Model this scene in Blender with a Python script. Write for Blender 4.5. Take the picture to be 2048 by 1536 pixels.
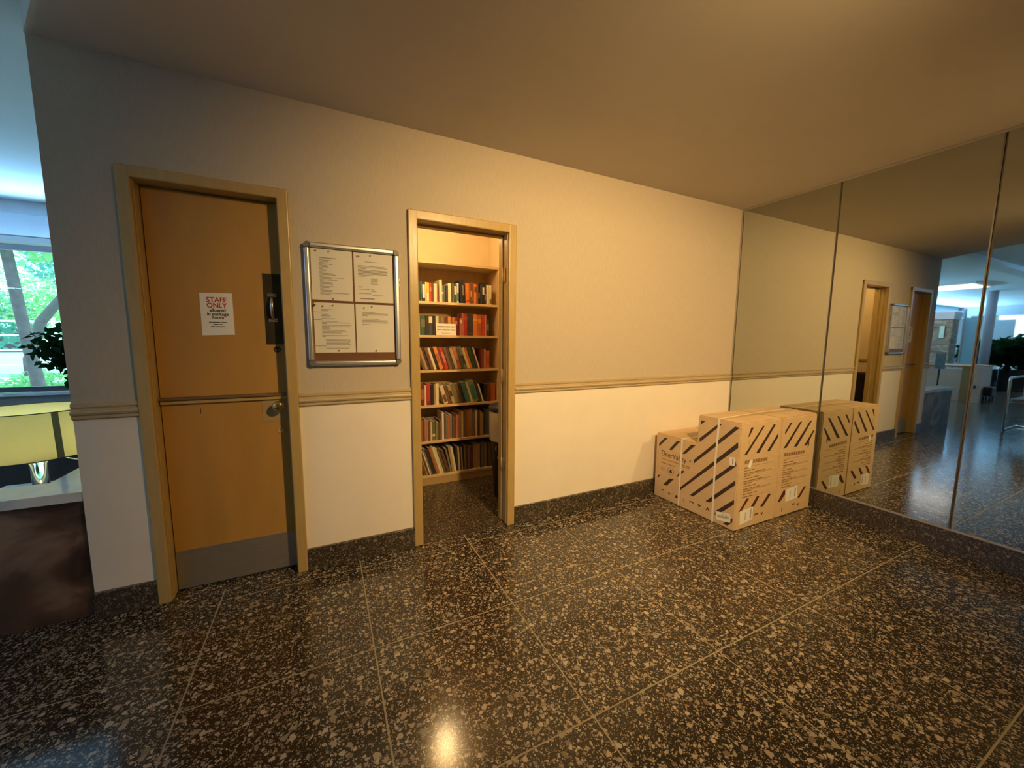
import bpy, bmesh, math, random
from mathutils import Vector, Matrix
PI = math.pi
for o in list(bpy.data.objects): bpy.data.objects.remove(o)
SC = bpy.context.scene
COL = SC.collection
RND = random.Random(7)

# ------------------------------------------------------------------ camera
cam = bpy.data.objects.new('camera', bpy.data.cameras.new('camera')); COL.objects.link(cam)
cam.data.sensor_width = 36; cam.data.lens = 765.74/2048*36
cam.data.clip_start = .02; cam.data.clip_end = 300
CF = Vector((.43826012, .89155381, -.11427978)); CR = Vector((.89780438, -.44032418, .00786803)); CU = Vector((.04330538, .10604913, .99341745))
m = Matrix((( CR.x, CU.x, -CF.x, -1.353), (CR.y, CU.y, -CF.y, -2.416), (CR.z, CU.z, -CF.z, 1.351), (0, 0, 0, 1)))
cam.matrix_world = m
SC.camera = cam

# ------------------------------------------------------------------ world, sun, exposure
w = bpy.data.worlds.new('sky'); SC.world = w; w.use_nodes = True
bg = w.node_tree.nodes['Background']; bg.inputs[0].default_value = (.40, .72, 1, 1); bg.inputs[1].default_value = 4.6
sun = bpy.data.objects.new('sun', bpy.data.lights.new('sun', 'SUN')); COL.objects.link(sun)
sun.data.energy = 9.0; sun.data.angle = .01; sun.data.color = (.86, .95, 1.0)
sun.rotation_euler = Vector((-.30, -.55, -1.0)).to_track_quat('-Z', 'Y').to_euler()
vs = SC.view_settings
vs.view_transform = 'Standard'; vs.look = 'None'; vs.gamma = 1; vs.use_curve_mapping = False; vs.exposure = 0.0
cy = SC.cycles
cy.use_denoising = True; cy.max_bounces = 9; cy.diffuse_bounces = 5; cy.glossy_bounces = 6; cy.transmission_bounces = 6; cy.transparent_max_bounces = 12
cy.sample_clamp_indirect = 6.0; cy.blur_glossy = .5
LAMP_A, FILL_B, LAMP_BOOK, UPLIGHT = 430.0, 150.0, 9.0, 72.0
WARM = (1.0, .66, .27)

# ------------------------------------------------------------------ materials
def lin(r, g, b):
    f = lambda c: (c/255/12.92 if c/255 <= .04045 else ((c/255+.055)/1.055)**2.4)
    return (f(r), f(g), f(b), 1)
MATS = {}
def mat(name, col=None, rough=.5, metal=0, var=.0, scale=8, bump=0, bscale=60, stretch=(1, 1, 1), spec=.5, coat=0, trans=0, emit=None, estr=0):
    if name in MATS: return MATS[name]
    M = bpy.data.materials.new(name); M.use_nodes = True; MATS[name] = M
    nt = M.node_tree; N = nt.nodes; L = nt.links; B = N['Principled BSDF']
    if len(col) == 3: col = tuple(col)+(1,)
    B.inputs['Base Color'].default_value = col; B.inputs['Roughness'].default_value = rough; B.inputs['Metallic'].default_value = metal
    B.inputs['Specular IOR Level'].default_value = spec; B.inputs['Coat Weight'].default_value = coat; B.inputs['Transmission Weight'].default_value = trans
    if emit: B.inputs['Emission Color'].default_value = tuple(emit)+(1,); B.inputs['Emission Strength'].default_value = estr
    if var or bump:
        g = N.new('ShaderNodeNewGeometry'); mp = N.new('ShaderNodeMapping'); mp.inputs['Scale'].default_value = stretch
        L.new(g.outputs['Position'], mp.inputs['Vector'])
    if var:
        n = N.new('ShaderNodeTexNoise'); n.inputs['Scale'].default_value = scale; n.inputs['Detail'].default_value = 5
        L.new(mp.outputs[0], n.inputs['Vector'])
        r = N.new('ShaderNodeMapRange'); r.inputs[1].default_value = .25; r.inputs[2].default_value = .75
        r.inputs[3].default_value = 1-var; r.inputs[4].default_value = 1+var
        L.new(n.outputs['Fac'], r.inputs[0])
        mx = N.new('ShaderNodeMix'); mx.data_type = 'RGBA'; mx.blend_type = 'MULTIPLY'; mx.inputs[0].default_value = 1
        mx.inputs[6].default_value = col; L.new(r.outputs[0], mx.inputs[7]); L.new(mx.outputs[2], B.inputs['Base Color'])
    if bump:
        n = N.new('ShaderNodeTexNoise'); n.inputs['Scale'].default_value = bscale; n.inputs['Detail'].default_value = 3
        L.new(mp.outputs[0], n.inputs['Vector'])
        b = N.new('ShaderNodeBump'); b.inputs['Strength'].default_value = bump; b.inputs['Distance'].default_value = .004
        L.new(n.outputs['Fac'], b.inputs['Height']); L.new(b.outputs[0], B.inputs['Normal'])
    return M

def terrazzo(name, k=1.0, rough=.22, size=1.0, dark=1.0):
    M = bpy.data.materials.new(name); M.use_nodes = True; MATS[name] = M
    nt = M.node_tree; N = nt.nodes; L = nt.links; B = N['Principled BSDF']
    g = N.new('ShaderNodeNewGeometry')
    nz = N.new('ShaderNodeTexNoise'); nz.inputs['Scale'].default_value = 55; nz.inputs['Detail'].default_value = 2
    L.new(g.outputs['Position'], nz.inputs['Vector'])
    off = N.new('ShaderNodeVectorMath'); off.operation = 'SCALE'; off.inputs['Scale'].default_value = .022
    L.new(nz.outputs['Color'], off.inputs[0])
    add = N.new('ShaderNodeVectorMath'); add.operation = 'ADD'
    L.new(g.outputs['Position'], add.inputs[0]); L.new(off.outputs[0], add.inputs[1])
    def chips(sc, lo, hi, cut):
        v = N.new('ShaderNodeTexVoronoi'); v.feature = 'F1'; v.inputs['Scale'].default_value = sc; v.inputs['Randomness'].default_value = 1
        L.new(add.outputs[0], v.inputs['Vector'])
        sep = N.new('ShaderNodeSeparateColor'); L.new(v.outputs['Color'], sep.inputs[0])
        rad = N.new('ShaderNodeMapRange'); rad.inputs[1].default_value = cut; rad.inputs[2].default_value = 1; rad.inputs[3].default_value = lo; rad.inputs[4].default_value = hi
        L.new(sep.outputs[0], rad.inputs[0])
        s = N.new('ShaderNodeMath'); s.operation = 'SUBTRACT'; L.new(rad.outputs[0], s.inputs[0]); L.new(v.outputs['Distance'], s.inputs[1])
        c = N.new('ShaderNodeMapRange'); c.inputs[1].default_value = -.02; c.inputs[2].default_value = .04; L.new(s.outputs[0], c.inputs[0])
        on = N.new('ShaderNodeMath'); on.operation = 'GREATER_THAN'; L.new(sep.outputs[0], on.inputs[0]); on.inputs[1].default_value = cut
        mm = N.new('ShaderNodeMath'); mm.operation = 'MULTIPLY'; L.new(c.outputs[0], mm.inputs[0]); L.new(on.outputs[0], mm.inputs[1])
        ramp = N.new('ShaderNodeValToRGB'); e = ramp.color_ramp.elements
        e[0].position = 0; e[0].color = (.20*k, .155*k, .105*k, 1); e[1].position = 1; e[1].color = (.58*k, .48*k, .36*k, 1)
        x = e.new(.5); x.color = (.40*k, .32*k, .23*k, 1)
        L.new(sep.outputs[1], ramp.inputs[0])
        return mm.outputs[0], ramp.outputs[0]
    base = N.new('ShaderNodeTexNoise'); base.inputs['Scale'].default_value = 260; base.inputs['Detail'].default_value = 2
    L.new(g.outputs['Position'], base.inputs['Vector'])
    br = N.new('ShaderNodeValToRGB'); e = br.color_ramp.elements
    e[0].position = .4; e[0].color = (.018*dark, .014*dark, .010*dark, 1); e[1].position = .66; e[1].color = (.085*dark, .066*dark, .046*dark, 1)
    L.new(base.outputs['Fac'], br.inputs[0]); col = br.outputs[0]
    for sc, lo, hi, cut in ((150/size, .2, .50, .40), (72/size, .18, .58, .40), (34/size, .15, .52, .55)):
        f, c = chips(sc, lo, hi, cut)
        mx = N.new('ShaderNodeMix'); mx.data_type = 'RGBA'; L.new(f, mx.inputs[0]); L.new(col, mx.inputs[6]); L.new(c, mx.inputs[7]); col = mx.outputs[2]
    L.new(col, B.inputs['Base Color'])
    wr = N.new('ShaderNodeTexNoise'); wr.inputs['Scale'].default_value = 3; L.new(g.outputs['Position'], wr.inputs['Vector'])
    rr = N.new('ShaderNodeMapRange'); rr.inputs[3].default_value = rough*.8; rr.inputs[4].default_value = rough*1.25; L.new(wr.outputs['Fac'], rr.inputs[0])
    L.new(rr.outputs[0], B.inputs['Roughness']); B.inputs['Specular IOR Level'].default_value = .65
    return M

def glassmat(name, tint=(1, 1, 1), ior=1.3, rough=.02):
    M = bpy.data.materials.new(name); M.use_nodes = True; MATS[name] = M
    nt = M.node_tree; N = nt.nodes; L = nt.links; N.remove(N['Principled BSDF'])
    t = N.new('ShaderNodeBsdfTransparent'); t.inputs[0].default_value = tint+(1,)
    g = N.new('ShaderNodeBsdfGlossy'); g.inputs['Roughness'].default_value = rough
    f = N.new('ShaderNodeFresnel'); f.inputs[0].default_value = ior
    mx = N.new('ShaderNodeMixShader'); L.new(f.outputs[0], mx.inputs[0]); L.new(t.outputs[0], mx.inputs[1]); L.new(g.outputs[0], mx.inputs[2])
    L.new(mx.outputs[0], N['Material Output'].inputs[0]); return M
def translucent(name, col, tr, f=.5):
    M = bpy.data.materials.new(name); M.use_nodes = True; MATS[name] = M
    nt = M.node_tree; N = nt.nodes; L = nt.links; N.remove(N['Principled BSDF'])
    d = N.new('ShaderNodeBsdfDiffuse'); d.inputs[0].default_value = col+(1,)
    t = N.new('ShaderNodeBsdfTranslucent'); t.inputs[0].default_value = tr+(1,)
    n = N.new('ShaderNodeTexNoise'); n.inputs['Scale'].default_value = 2.2
    g = N.new('ShaderNodeNewGeometry'); L.new(g.outputs['Position'], n.inputs['Vector'])
    r = N.new('ShaderNodeMapRange'); r.inputs[1].default_value = .3; r.inputs[2].default_value = .7; r.inputs[3].default_value = f*.85; r.inputs[4].default_value = min(1, f*1.15)
    L.new(n.outputs['Fac'], r.inputs[0])
    mx = N.new('ShaderNodeMixShader'); L.new(r.outputs[0], mx.inputs[0]); L.new(d.outputs[0], mx.inputs[1]); L.new(t.outputs[0], mx.inputs[2])
    L.new(mx.outputs[0], N['Material Output'].inputs[0]); return M
def swirl(name, c0, c1, c2, scale, rough):
    M = bpy.data.materials.new(name); M.use_nodes = True; MATS[name] = M
    nt = M.node_tree; N = nt.nodes; L = nt.links; B = N['Principled BSDF']
    g = N.new('ShaderNodeNewGeometry'); n = N.new('ShaderNodeTexNoise'); n.inputs['Scale'].default_value = scale; n.inputs['Detail'].default_value = 6; n.inputs['Distortion'].default_value = 1.6
    L.new(g.outputs['Position'], n.inputs['Vector']); r = N.new('ShaderNodeValToRGB'); e = r.color_ramp.elements
    e[0].position = .35; e[0].color = c0+(1,); e[1].position = .68; e[1].color = c2+(1,); x = e.new(.52); x.color = c1+(1,)
    L.new(n.outputs['Fac'], r.inputs[0]); L.new(r.outputs[0], B.inputs['Base Color']); B.inputs['Roughness'].default_value = rough
    return M

TERR = terrazzo('terrazzo floor', .79, .14, .86, .5)
TERRF = terrazzo('fine terrazzo', .50, .25, .5, .6)
TERRB = terrazzo('terrazzo base', .55, .30, .75, .8)
JOINT = mat('brass joint strip', (.31, .26, .17), .4, var=.1)
WALLPAPER = mat('woven wallpaper', (.56, .475, .37), .75, var=.07, scale=30, bump=.35, bscale=90, stretch=(6, 6, .6), spec=.25)
PAINT = mat('cream wall paint', (.88, .80, .69), .55, var=.03, scale=4, bump=.05, bscale=120, spec=.35)
CEIL = mat('ceiling paint', (.66, .60, .51), .8, var=.03, scale=2, spec=.2)
LOBCEIL = mat('lobby ceiling paint', (.80, .82, .84), .7, var=.03, scale=1.5, spec=.3)
OCHRE = mat('ochre trim paint', (.50, .345, .13), .32, var=.08, scale=14, bump=.12, bscale=40, stretch=(3, 3, .5))
RAILM = mat('tan rail paint', (.52, .41, .25), .35, var=.05, scale=20)
DOORM = mat('ochre door paint', (.50, .265, .058), .38, var=.09, scale=5, bump=.08, bscale=30, stretch=(2, 2, .5))
STEEL = mat('brushed steel', (.42, .38, .33), .42, .7, var=.08, scale=12, stretch=(1, 1, 8))
DARKPLATE = mat('aged bronze plate', (.055, .042, .022), .38, .5, var=.25, scale=18)
NICKEL = mat('nickel', (.72, .68, .60), .22, 1, var=.03)
BRASS = mat('polished brass', (.90, .66, .25), .14, 1, var=.03)
ALU = mat('anodised aluminium', (.72, .72, .72), .32, .9, var=.03, scale=40, stretch=(1, 1, 6))
CAPM = mat('grey plastic corner', (.16, .14, .12), .45, var=.05)
CORK = mat('brown felt', (.19, .085, .04), .9, var=.15, scale=90)
PAPER = mat('white paper', (.80, .77, .70), .7, var=.02)
PAPERW = mat('bright paper', (.86, .84, .80), .6, var=.02)
INK = mat('black ink', (.02, .018, .016), .7, var=.1)
INKG = mat('grey ink', (.30, .27, .23), .7, var=.15, scale=300)
RED = mat('red ink', (.52, .03, .025), .6, var=.05)
CARDB = mat('corrugated cardboard', (.66, .47, .27), .75, var=.06, scale=10, bump=.12, bscale=25, stretch=(1, 1, 5))
CARDE = mat('cardboard seam tape', (.56, .38, .20), .45, var=.06)
CARDS = mat('cardboard edge shadow gap', (.16, .09, .04), .9, var=.1)
PRINTD = mat('dark brown print', (.045, .026, .018), .6, var=.1)
PRINTR = mat('maroon print', (.09, .022, .016), .6, var=.1)
PRINTT = mat('brown text print', (.30, .165, .07), .7, var=.15, scale=200)
STRAP = mat('white plastic strap', (.86, .80, .70), .35, var=.04)
BIRCH = mat('birch veneer', (.68, .50, .26), .40, var=.08, scale=6, stretch=(1, 8, 8))
BIRCHB = mat('birch back panel', (.46, .31, .14), .6, var=.08, scale=6, stretch=(8, 1, 1))
BOOKWALL = mat('book room paint', (.80, .68, .45), .7, var=.03)
MIRROR = mat('mirror silver', (.58, .61, .57), .015, 1, var=.02, scale=1.2)
MEDGE = mat('mirror ground edge', (.14, .12, .10), .35, .2, var=.05)
CHAN = mat('mirror channel', (.52, .47, .40), .4, .6, var=.05)
BACKING = mat('mirror backing', (.03, .025, .02), .8, var=.05)
GLASS = glassmat('clear pane')
GLASSN = glassmat('anti-glare pane', (.97, .97, .97), 1.05, .15)
ACRYL = mat('clear acrylic', (.93, .97, 1.0), .03, trans=.96, var=.01)
MARBLE = swirl('white marble', (.70, .70, .67), (.84, .84, .82), (.90, .90, .88), 3, .10)
BURL = swirl('brown swirled stone', (.045, .022, .014), (.15, .075, .045), (.36, .22, .14), 2.6, .3)
SHADE = translucent('parchment shade', (.90, .78, .42), (1.0, .86, .50), .55)
SHADES = mat('shade seam', (.34, .28, .12), .7, var=.05)
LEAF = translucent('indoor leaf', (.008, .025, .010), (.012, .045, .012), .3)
TLEAF = translucent('tree leaf', (.16, .34, .14), (.40, .80, .36), .55)
TLEAFB = translucent('tree leaf bluish', (.10, .26, .20), (.22, .60, .50), .5)
BARK = mat('bark', (.10, .09, .085), .9, var=.25, scale=12, bump=.5, bscale=18)
GRASS = mat('lawn', (.34, .46, .34), .9, var=.35, scale=2.5)
SOFAD = mat('dark brown leather', (.045, .034, .034), .42, var=.15, scale=5)
SOFAW = mat('white leather', (.62, .64, .60), .4, var=.05)
CUSHB = mat('pale blue cushion', (.36, .50, .68), .6, var=.05)
CHROME = mat('chrome', (.80, .82, .84), .08, 1, var=.02)
BLACK = mat('black plastic', (.012, .011, .011), .38, var=.1)
BLACKF = mat('black fabric', (.010, .009, .008), .8, var=.2)
BLUELID = mat('navy plastic lid', (.045, .065, .115), .35, var=.08)
LINER = mat('clear bin liner', (.62, .58, .50), .25, var=.1, scale=20, bump=.6, bscale=25)
WHITEP = mat('white plastic', (.75, .75, .74), .4, var=.03)
PINKW = mat('pinkish laminate', (.66, .38, .27), .4, var=.06, scale=3)
BROWNW = mat('walnut laminate', (.34, .17, .06), .4, var=.15, scale=4, stretch=(1, 1, .2))
TANSTONE = swirl('tan stone cladding', (.16, .13, .10), (.26, .20, .14), (.40, .33, .24), 4, .6)
GREYW = mat('grey wall paint', (.42, .42, .44), .7, var=.03)
LOBW = mat('lobby wall paint', (.52, .52, .52), .7, var=.03)
WFRAME = mat('window frame metal', (.30, .33, .38), .45, .4, var=.05)
DARKF = mat('dark window rail', (.04, .035, .04), .5, var=.05)
BLIND = mat('blind pelmet', (.40, .42, .45), .6, var=.03)
RUSTF = mat('orange brick strip', (.42, .20, .12), .8, var=.1)
FENCE = mat('white painted rail', (.80, .80, .78), .5, var=.04)
BULB = mat('warm lamp diffuser', (1, .9, .7), .5, emit=(1.0, .62, .25), estr=28, var=.01)
LENS = mat('frosted lamp lens', (1, .92, .8), .5, emit=(1.0, .66, .32), estr=6, var=.01)

# ------------------------------------------------------------------ helpers
def wloc(p):
    v = Vector((0, 0, 0))
    while p is not None: v = v+p.location; p = p.parent
    return v
def mk(name, verts, faces, m, parent=None, mats=None, fm=None, smooth=False):
    off = wloc(parent)
    me = bpy.data.meshes.new(name)
    me.from_pydata([tuple(Vector(v)-off) for v in verts], [], faces)
    for q in (mats or [m]): me.materials.append(q)
    if fm:
        for p, i in zip(me.polygons, fm): p.material_index = i
    if smooth:
        for p in me.polygons: p.use_smooth = True
    me.update(); o = bpy.data.objects.new(name, me); COL.objects.link(o)
    if parent: o.parent = parent
    return o
def bmo(name, bm, m, parent=None, smooth=False, loc=None):
    """bmesh in world coordinates -> object; a top-level mesh gets its origin at loc"""
    off = wloc(parent) if parent else Vector(loc or (0, 0, 0))
    if off.length: bmesh.ops.translate(bm, verts=bm.verts, vec=-off)
    bmesh.ops.recalc_face_normals(bm, faces=bm.faces)
    me = bpy.data.meshes.new(name); bm.to_mesh(me); bm.free(); me.materials.append(m)
    if smooth:
        for p in me.polygons: p.use_smooth = True
    o = bpy.data.objects.new(name, me); COL.objects.link(o)
    if parent: o.parent = parent
    else: o.location = off
    return o
def bxm(x0, x1, y0, y1, z0, z1, bev=0, seg=2, bm=None, rot=None, piv=None):
    own = bm is None
    b = bmesh.new()
    r = bmesh.ops.create_cube(b, size=1)
    bmesh.ops.scale(b, vec=(x1-x0, y1-y0, z1-z0), verts=b.verts); bmesh.ops.translate(b, vec=((x0+x1)/2, (y0+y1)/2, (z0+z1)/2), verts=b.verts)
    if bev: bmesh.ops.bevel(b, geom=b.edges[:], offset=bev, segments=seg, affect='EDGES', profile=.5)
    if rot is not None: bmesh.ops.rotate(b, cent=piv, matrix=rot, verts=b.verts)
    if own: return b
    me = bpy.data.meshes.new('t'); b.to_mesh(me); b.free(); bm.from_mesh(me); bpy.data.meshes.remove(me); return bm
def box(name, x0, x1, y0, y1, z0, z1, m, parent=None, bev=0, seg=2, rot=None, piv=None):
    loc = ((x0+x1)/2, (y0+y1)/2, z0)
    return bmo(name, bxm(x0, x1, y0, y1, z0, z1, bev, seg, None, rot, piv), m, parent, loc=loc)
def tubem(pts, r, n=10, bm=None, cap=True):
    bm = bm or bmesh.new(); pts = [Vector(p) for p in pts]; rings = []
    rr = r if isinstance(r, (list, tuple)) else [r]*len(pts)
    up = Vector((0, 0, 1)); prev = None
    for i, p in enumerate(pts):
        t = (pts[min(i+1, len(pts)-1)]-pts[max(i-1, 0)]).normalized()
        if prev is None:
            a = t.cross(up)
            if a.length < .01: a = t.cross(Vector((1, 0, 0)))
        else: a = prev-t*prev.dot(t)
        a.normalize(); prev = a; b = t.cross(a)
        rings.append([bm.verts.new(p+(a*math.cos(2*PI*k/n)+b*math.sin(2*PI*k/n))*rr[i]) for k in range(n)])
    for i in range(len(rings)-1):
        for k in range(n): bm.faces.new((rings[i][k], rings[i][(k+1) % n], rings[i+1][(k+1) % n], rings[i+1][k]))
    if cap: bm.faces.new(rings[0][::-1]); bm.faces.new(rings[-1])
    return bm
def tube(name, pts, r, m, parent=None, n=10, loc=None):
    return bmo(name, tubem(pts, r, n), m, parent, smooth=True, loc=loc or pts[0])
def lathem(prof, c, n=32, bm=None, axis='Z', cap=True):
    bm = bm or bmesh.new(); c = Vector(c); rings = []
    for r, h in prof:
        ring = []
        for k in range(n):
            a = 2*PI*k/n; u, v = r*math.cos(a), r*math.sin(a)
            d = Vector((u, v, h)) if axis == 'Z' else (Vector((u, -h, v)) if axis == 'Y' else Vector((h, u, v)))
            ring.append(bm.verts.new(c+d))
        rings.append(ring)
    for i in range(len(rings)-1):
        for k in range(n): bm.faces.new((rings[i][k], rings[i][(k+1) % n], rings[i+1][(k+1) % n], rings[i+1][k]))
    if cap: bm.faces.new(rings[0]); bm.faces.new(rings[-1])
    return bm
def lathe(name, prof, c, m, parent=None, n=32, axis='Z', cap=True):
    return bmo(name, lathem(prof, c, n, None, axis, cap), m, parent, smooth=True, loc=c)
def prism(name, poly, plane, a, b, m, parent=None):
    """poly in 2-D extruded along the plane's normal from a to b ('x': (y,z), 'y': (x,z), 'z': (x,y))"""
    f = {'x': lambda p, t: (t, p[0], p[1]), 'y': lambda p, t: (p[0], t, p[1]), 'z': lambda p, t: (p[0], p[1], t)}[plane]
    bm = bmesh.new(); A = [bm.verts.new(f(p, a)) for p in poly]; Bv = [bm.verts.new(f(p, b)) for p in poly]; n = len(poly)
    bm.faces.new(A); bm.faces.new(Bv[::-1])
    for i in range(n): bm.faces.new((A[i], A[(i+1) % n], Bv[(i+1) % n], Bv[i]))
    cx = sum(p[0] for p in poly)/n; cyy = sum(p[1] for p in poly)/n
    return bmo(name, bm, m, parent, loc=f((cx, cyy), (a+b)/2))
def gridwall(name, axis, us, zs, holes, t0, t1, mats, matf=None, parent=None):
    """one connected slab: cells us x zs, hole cells left out; axis 'y' -> us are x, 'x' -> us are y"""
    V = {}; verts = []; faces = []; fm = []
    def v(i, j, k):
        key = (i, j, k)
        if key not in V:
            V[key] = len(verts); t = (t0, t1)[k]
            verts.append((us[i], t, zs[j]) if axis == 'y' else (t, us[i], zs[j]))
        return V[key]
    solid = {(i, j) for i in range(len(us)-1) for j in range(len(zs)-1)}
    for i in range(len(us)-1):
        for j in range(len(zs)-1):
            cu, cz = (us[i]+us[i+1])/2, (zs[j]+zs[j+1])/2
            if any(a < cu < b and c < cz < d for a, b, c, d in holes): solid.discard((i, j))
    for i, j in solid:
        mi = matf((us[i]+us[i+1])/2, (zs[j]+zs[j+1])/2) if matf else 0
        faces.append((v(i, j, 0), v(i+1, j, 0), v(i+1, j+1, 0), v(i, j+1, 0))); fm.append(mi)
        faces.append((v(i, j, 1), v(i, j+1, 1), v(i+1, j+1, 1), v(i+1, j, 1))); fm.append(mi)
        for di, dj, e in ((-1, 0, ((0, 0), (0, 1))), (1, 0, ((1, 0), (1, 1))), (0, -1, ((0, 0), (1, 0))), (0, 1, ((0, 1), (1, 1)))):
            if (i+di, j+dj) not in solid:
                (a, b), (c, d) = e
                faces.append((v(i+a, j+b, 0), v(i+c, j+d, 0), v(i+c, j+d, 1), v(i+a, j+b, 1))); fm.append(mi)
    o = mk(name, verts, faces, None, parent, mats, fm)
    bm = bmesh.new(); bm.from_mesh(o.data); bmesh.ops.recalc_face_normals(bm, faces=bm.faces); bm.to_mesh(o.data); bm.free()
    return o
def struct(o): o['kind'] = 'structure'; return o
def stuff(o): o['kind'] = 'stuff'; return o
def tag(o, label, cat, group=None):
    o['label'] = label; o['category'] = cat
    if group: o['group'] = group
    return o
def thing(name, label, cat, loc, group=None):
    o = bpy.data.objects.new(name, None); COL.objects.link(o); o.location = loc; o.empty_display_size = .1
    return tag(o, label, cat, group)
def text(name, s, loc, size, m, parent, rot=(PI/2, 0, 0), align='CENTER', ext=.0003, sx=1.0, bold=0):
    c = bpy.data.curves.new(name, 'FONT'); c.body = s; c.size = size; c.align_x = align; c.align_y = 'BOTTOM_BASELINE'; c.extrude = ext; c.offset = bold
    c.resolution_u = 3; c.materials.append(m)
    t_ = bpy.data.objects.new('lettering_curve', c); me = bpy.data.meshes.new_from_object(t_); me.materials.clear(); me.materials.append(m)
    bpy.data.objects.remove(t_); bpy.data.curves.remove(c)
    o = bpy.data.objects.new(name, me); COL.objects.link(o); o.rotation_euler = rot; o.scale = (sx, 1, 1)
    o.parent = parent; o.location = Vector(loc)-wloc(parent); return o
def bars(name, rects, plane, t, th, m, parent):
    """thin printed lines: rects (u0,u1,z0,z1) on plane 'y' (u=x) or 'x' (u=y)"""
    bm = bmesh.new()
    for u0, u1, z0, z1 in rects:
        a, b = min(u0, u1), max(u0, u1)
        q = [(a, z0), (b, z0), (b, z1), (a, z1)]
        bm.faces.new([bm.verts.new((p[0], t, p[1]) if plane == 'y' else (t, p[0], p[1])) for p in q])
    return stuff(bmo(name, bm, m, parent))

H = 2.576; XM = 2.226; XL = -2.39; RAIL0, RAIL1 = .972, 1.049; BASE = .132

# ================================================================== STRUCTURE
# ---- floor with terrazzo slabs
fl = struct(box('floor', -2.56, XM+.13, -4.72, .0, -.12, -.0012, JOINT))
tmesh = {}
def tile(x0, x1, y0, y1):
    g = .0032; key = (round(x1-x0, 4), round(y1-y0, 4))
    if key not in tmesh:
        bm = bxm(-(x1-x0)/2+g, (x1-x0)/2-g, -(y1-y0)/2+g, (y1-y0)/2-g, -.02, 0)
        me = bpy.data.meshes.new('floor_slab'); bm.to_mesh(me); bm.free(); me.materials.append(TERR); tmesh[key] = me
    o = bpy.data.objects.new('floor_slab', tmesh[key]); COL.objects.link(o); o.parent = fl
    o.location = Vector(((x0+x1)/2, (y0+y1)/2, 0))-fl.location
XS = [-1.885, -1.208, -.532, .148, .824, 1.502, XM]
YS = [-4.6, -4.09, -3.43, -2.775, -2.11, -1.438, -.774, -.108, 0]
for i in range(len(XS)-1):
    for j in range(len(YS)-1): tile(XS[i], XS[i+1], YS[j], YS[j+1])
YL = [-4.6, -3.86, -3.19, -2.53, -1.865, -1.2, -.53, 0]
for j in range(len(YL)-1): tile(-2.56, -1.885, YL[j], YL[j+1])
struct(box('floor_lobby', -22, -2.5601, -4.72, 3.7, -.12, 0, TERR))
struct(box('floor_side', -2.5599, -1.35, .0001, 3.7, -.12, 0, TERR))
struct(box('floor_book_room', -1.33, .30, .0001, 1.5, -.12, 0, TERRF))

# ---- door wall (wallpaper above the rail, paint below)
D1 = (-2.157, -1.487); D2 = (-.871, -.148)
xs = [XL, D1[0]+.03, D1[1]-.03, D2[0]+.03, D2[1]-.03, XM+.12]
wb = struct(gridwall('wall_back', 'y', xs, [0, RAIL0+.01, 2.095, H+.18], [(xs[1], xs[2], -1, 2.09), (xs[3], xs[4], -1, 2.09)], 0, .12,
    [WALLPAPER, PAINT], lambda u, z: 1 if z < RAIL0 else 0))
struct(gridwall('wall_mirror', 'x', [-4.6, .0], [0, 2.75], [], XM+.012, XM+.13, [WALLPAPER]))
struct(box('wall_front_added', -2.72, XM+.1, -4.72, -4.6, 0, 2.575, WALLPAPER))  # unseen wall, added to bounce warm light back into the hall
struct(box('wall_left_added', -2.72, -2.60, -4.599, -2.401, 0, 2.575, WALLPAPER))  # unseen wall, added to hold back lobby light and bounce warm light
# ceilings: low hall ceiling with a diagonal edge, higher lobby ceiling
struct(prism('ceiling', [(XL, .12), (XL, -.01), (-1.05, -2.40), (-2.72, -2.40), (-2.72, -4.72), (XM+.1, -4.72), (XM+.1, .12)], 'z', H, H+.20, CEIL))
struct(box('ceiling_lobby', -22, XM+.1, -2.52, 3.9, 2.78, 2.9, LOBCEIL))
struct(box('trim_1', -22, XL-.001, -.02, .19, 2.70, 2.779, LOBCEIL))        # beam carrying on past the end of the wall
# lobby shell
struct(gridwall('wall_window', 'y', [-22, -17.6, -3.2-.0, -1.2], [0, .70, 2.33, 2.8], [(-17.6, -3.2, .70, 2.33)], 3.7, 3.86, [LOBW]))
struct(box('wall_side', -1.35, -1.21, 1.5, 3.7, 0, 2.78, LOBW))
struct(box('wall_rear_added', -22, -2.7201, -2.52, -2.40, 0, 2.78, LOBW))  # unseen wall, set close in to cut blue lobby spill into the hall
struct(gridwall('wall_far', 'x', [-2.52, .6, 2.26, 2.9, 3.34, 3.9], [0, .05, 2.25, 2.42, 2.8], [(.6, 2.26, .05, 2.42), (2.26, 2.9, 2.25, 2.42), (2.9, 3.34, .05, 2.42)], -17.3, -17.15, [GREYW]))
# book room shell
struct(gridwall('wall_book_room_back', 'y', [-1.33, .30], [0, 2.5], [], 1.32, 1.44, [BOOKWALL]))
struct(gridwall('wall_book_room_right', 'x', [.121, 1.319], [0, 2.5], [], .212, .30, [BOOKWALL]))
brl = struct(gridwall('wall_book_room_left', 'x', [.121, 1.319], [0, 1.1, 2.5], [], -1.33, -1.22, [BOOKWALL]))
box('wall_rail', -1.22, -1.205, .13, 1.31, 1.085, 1.125, BIRCHB, brl, .004)
struct(box('ceiling_book_room', -1.33, .30, .121, 1.44, 2.5, 2.56, BOOKWALL))

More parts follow.
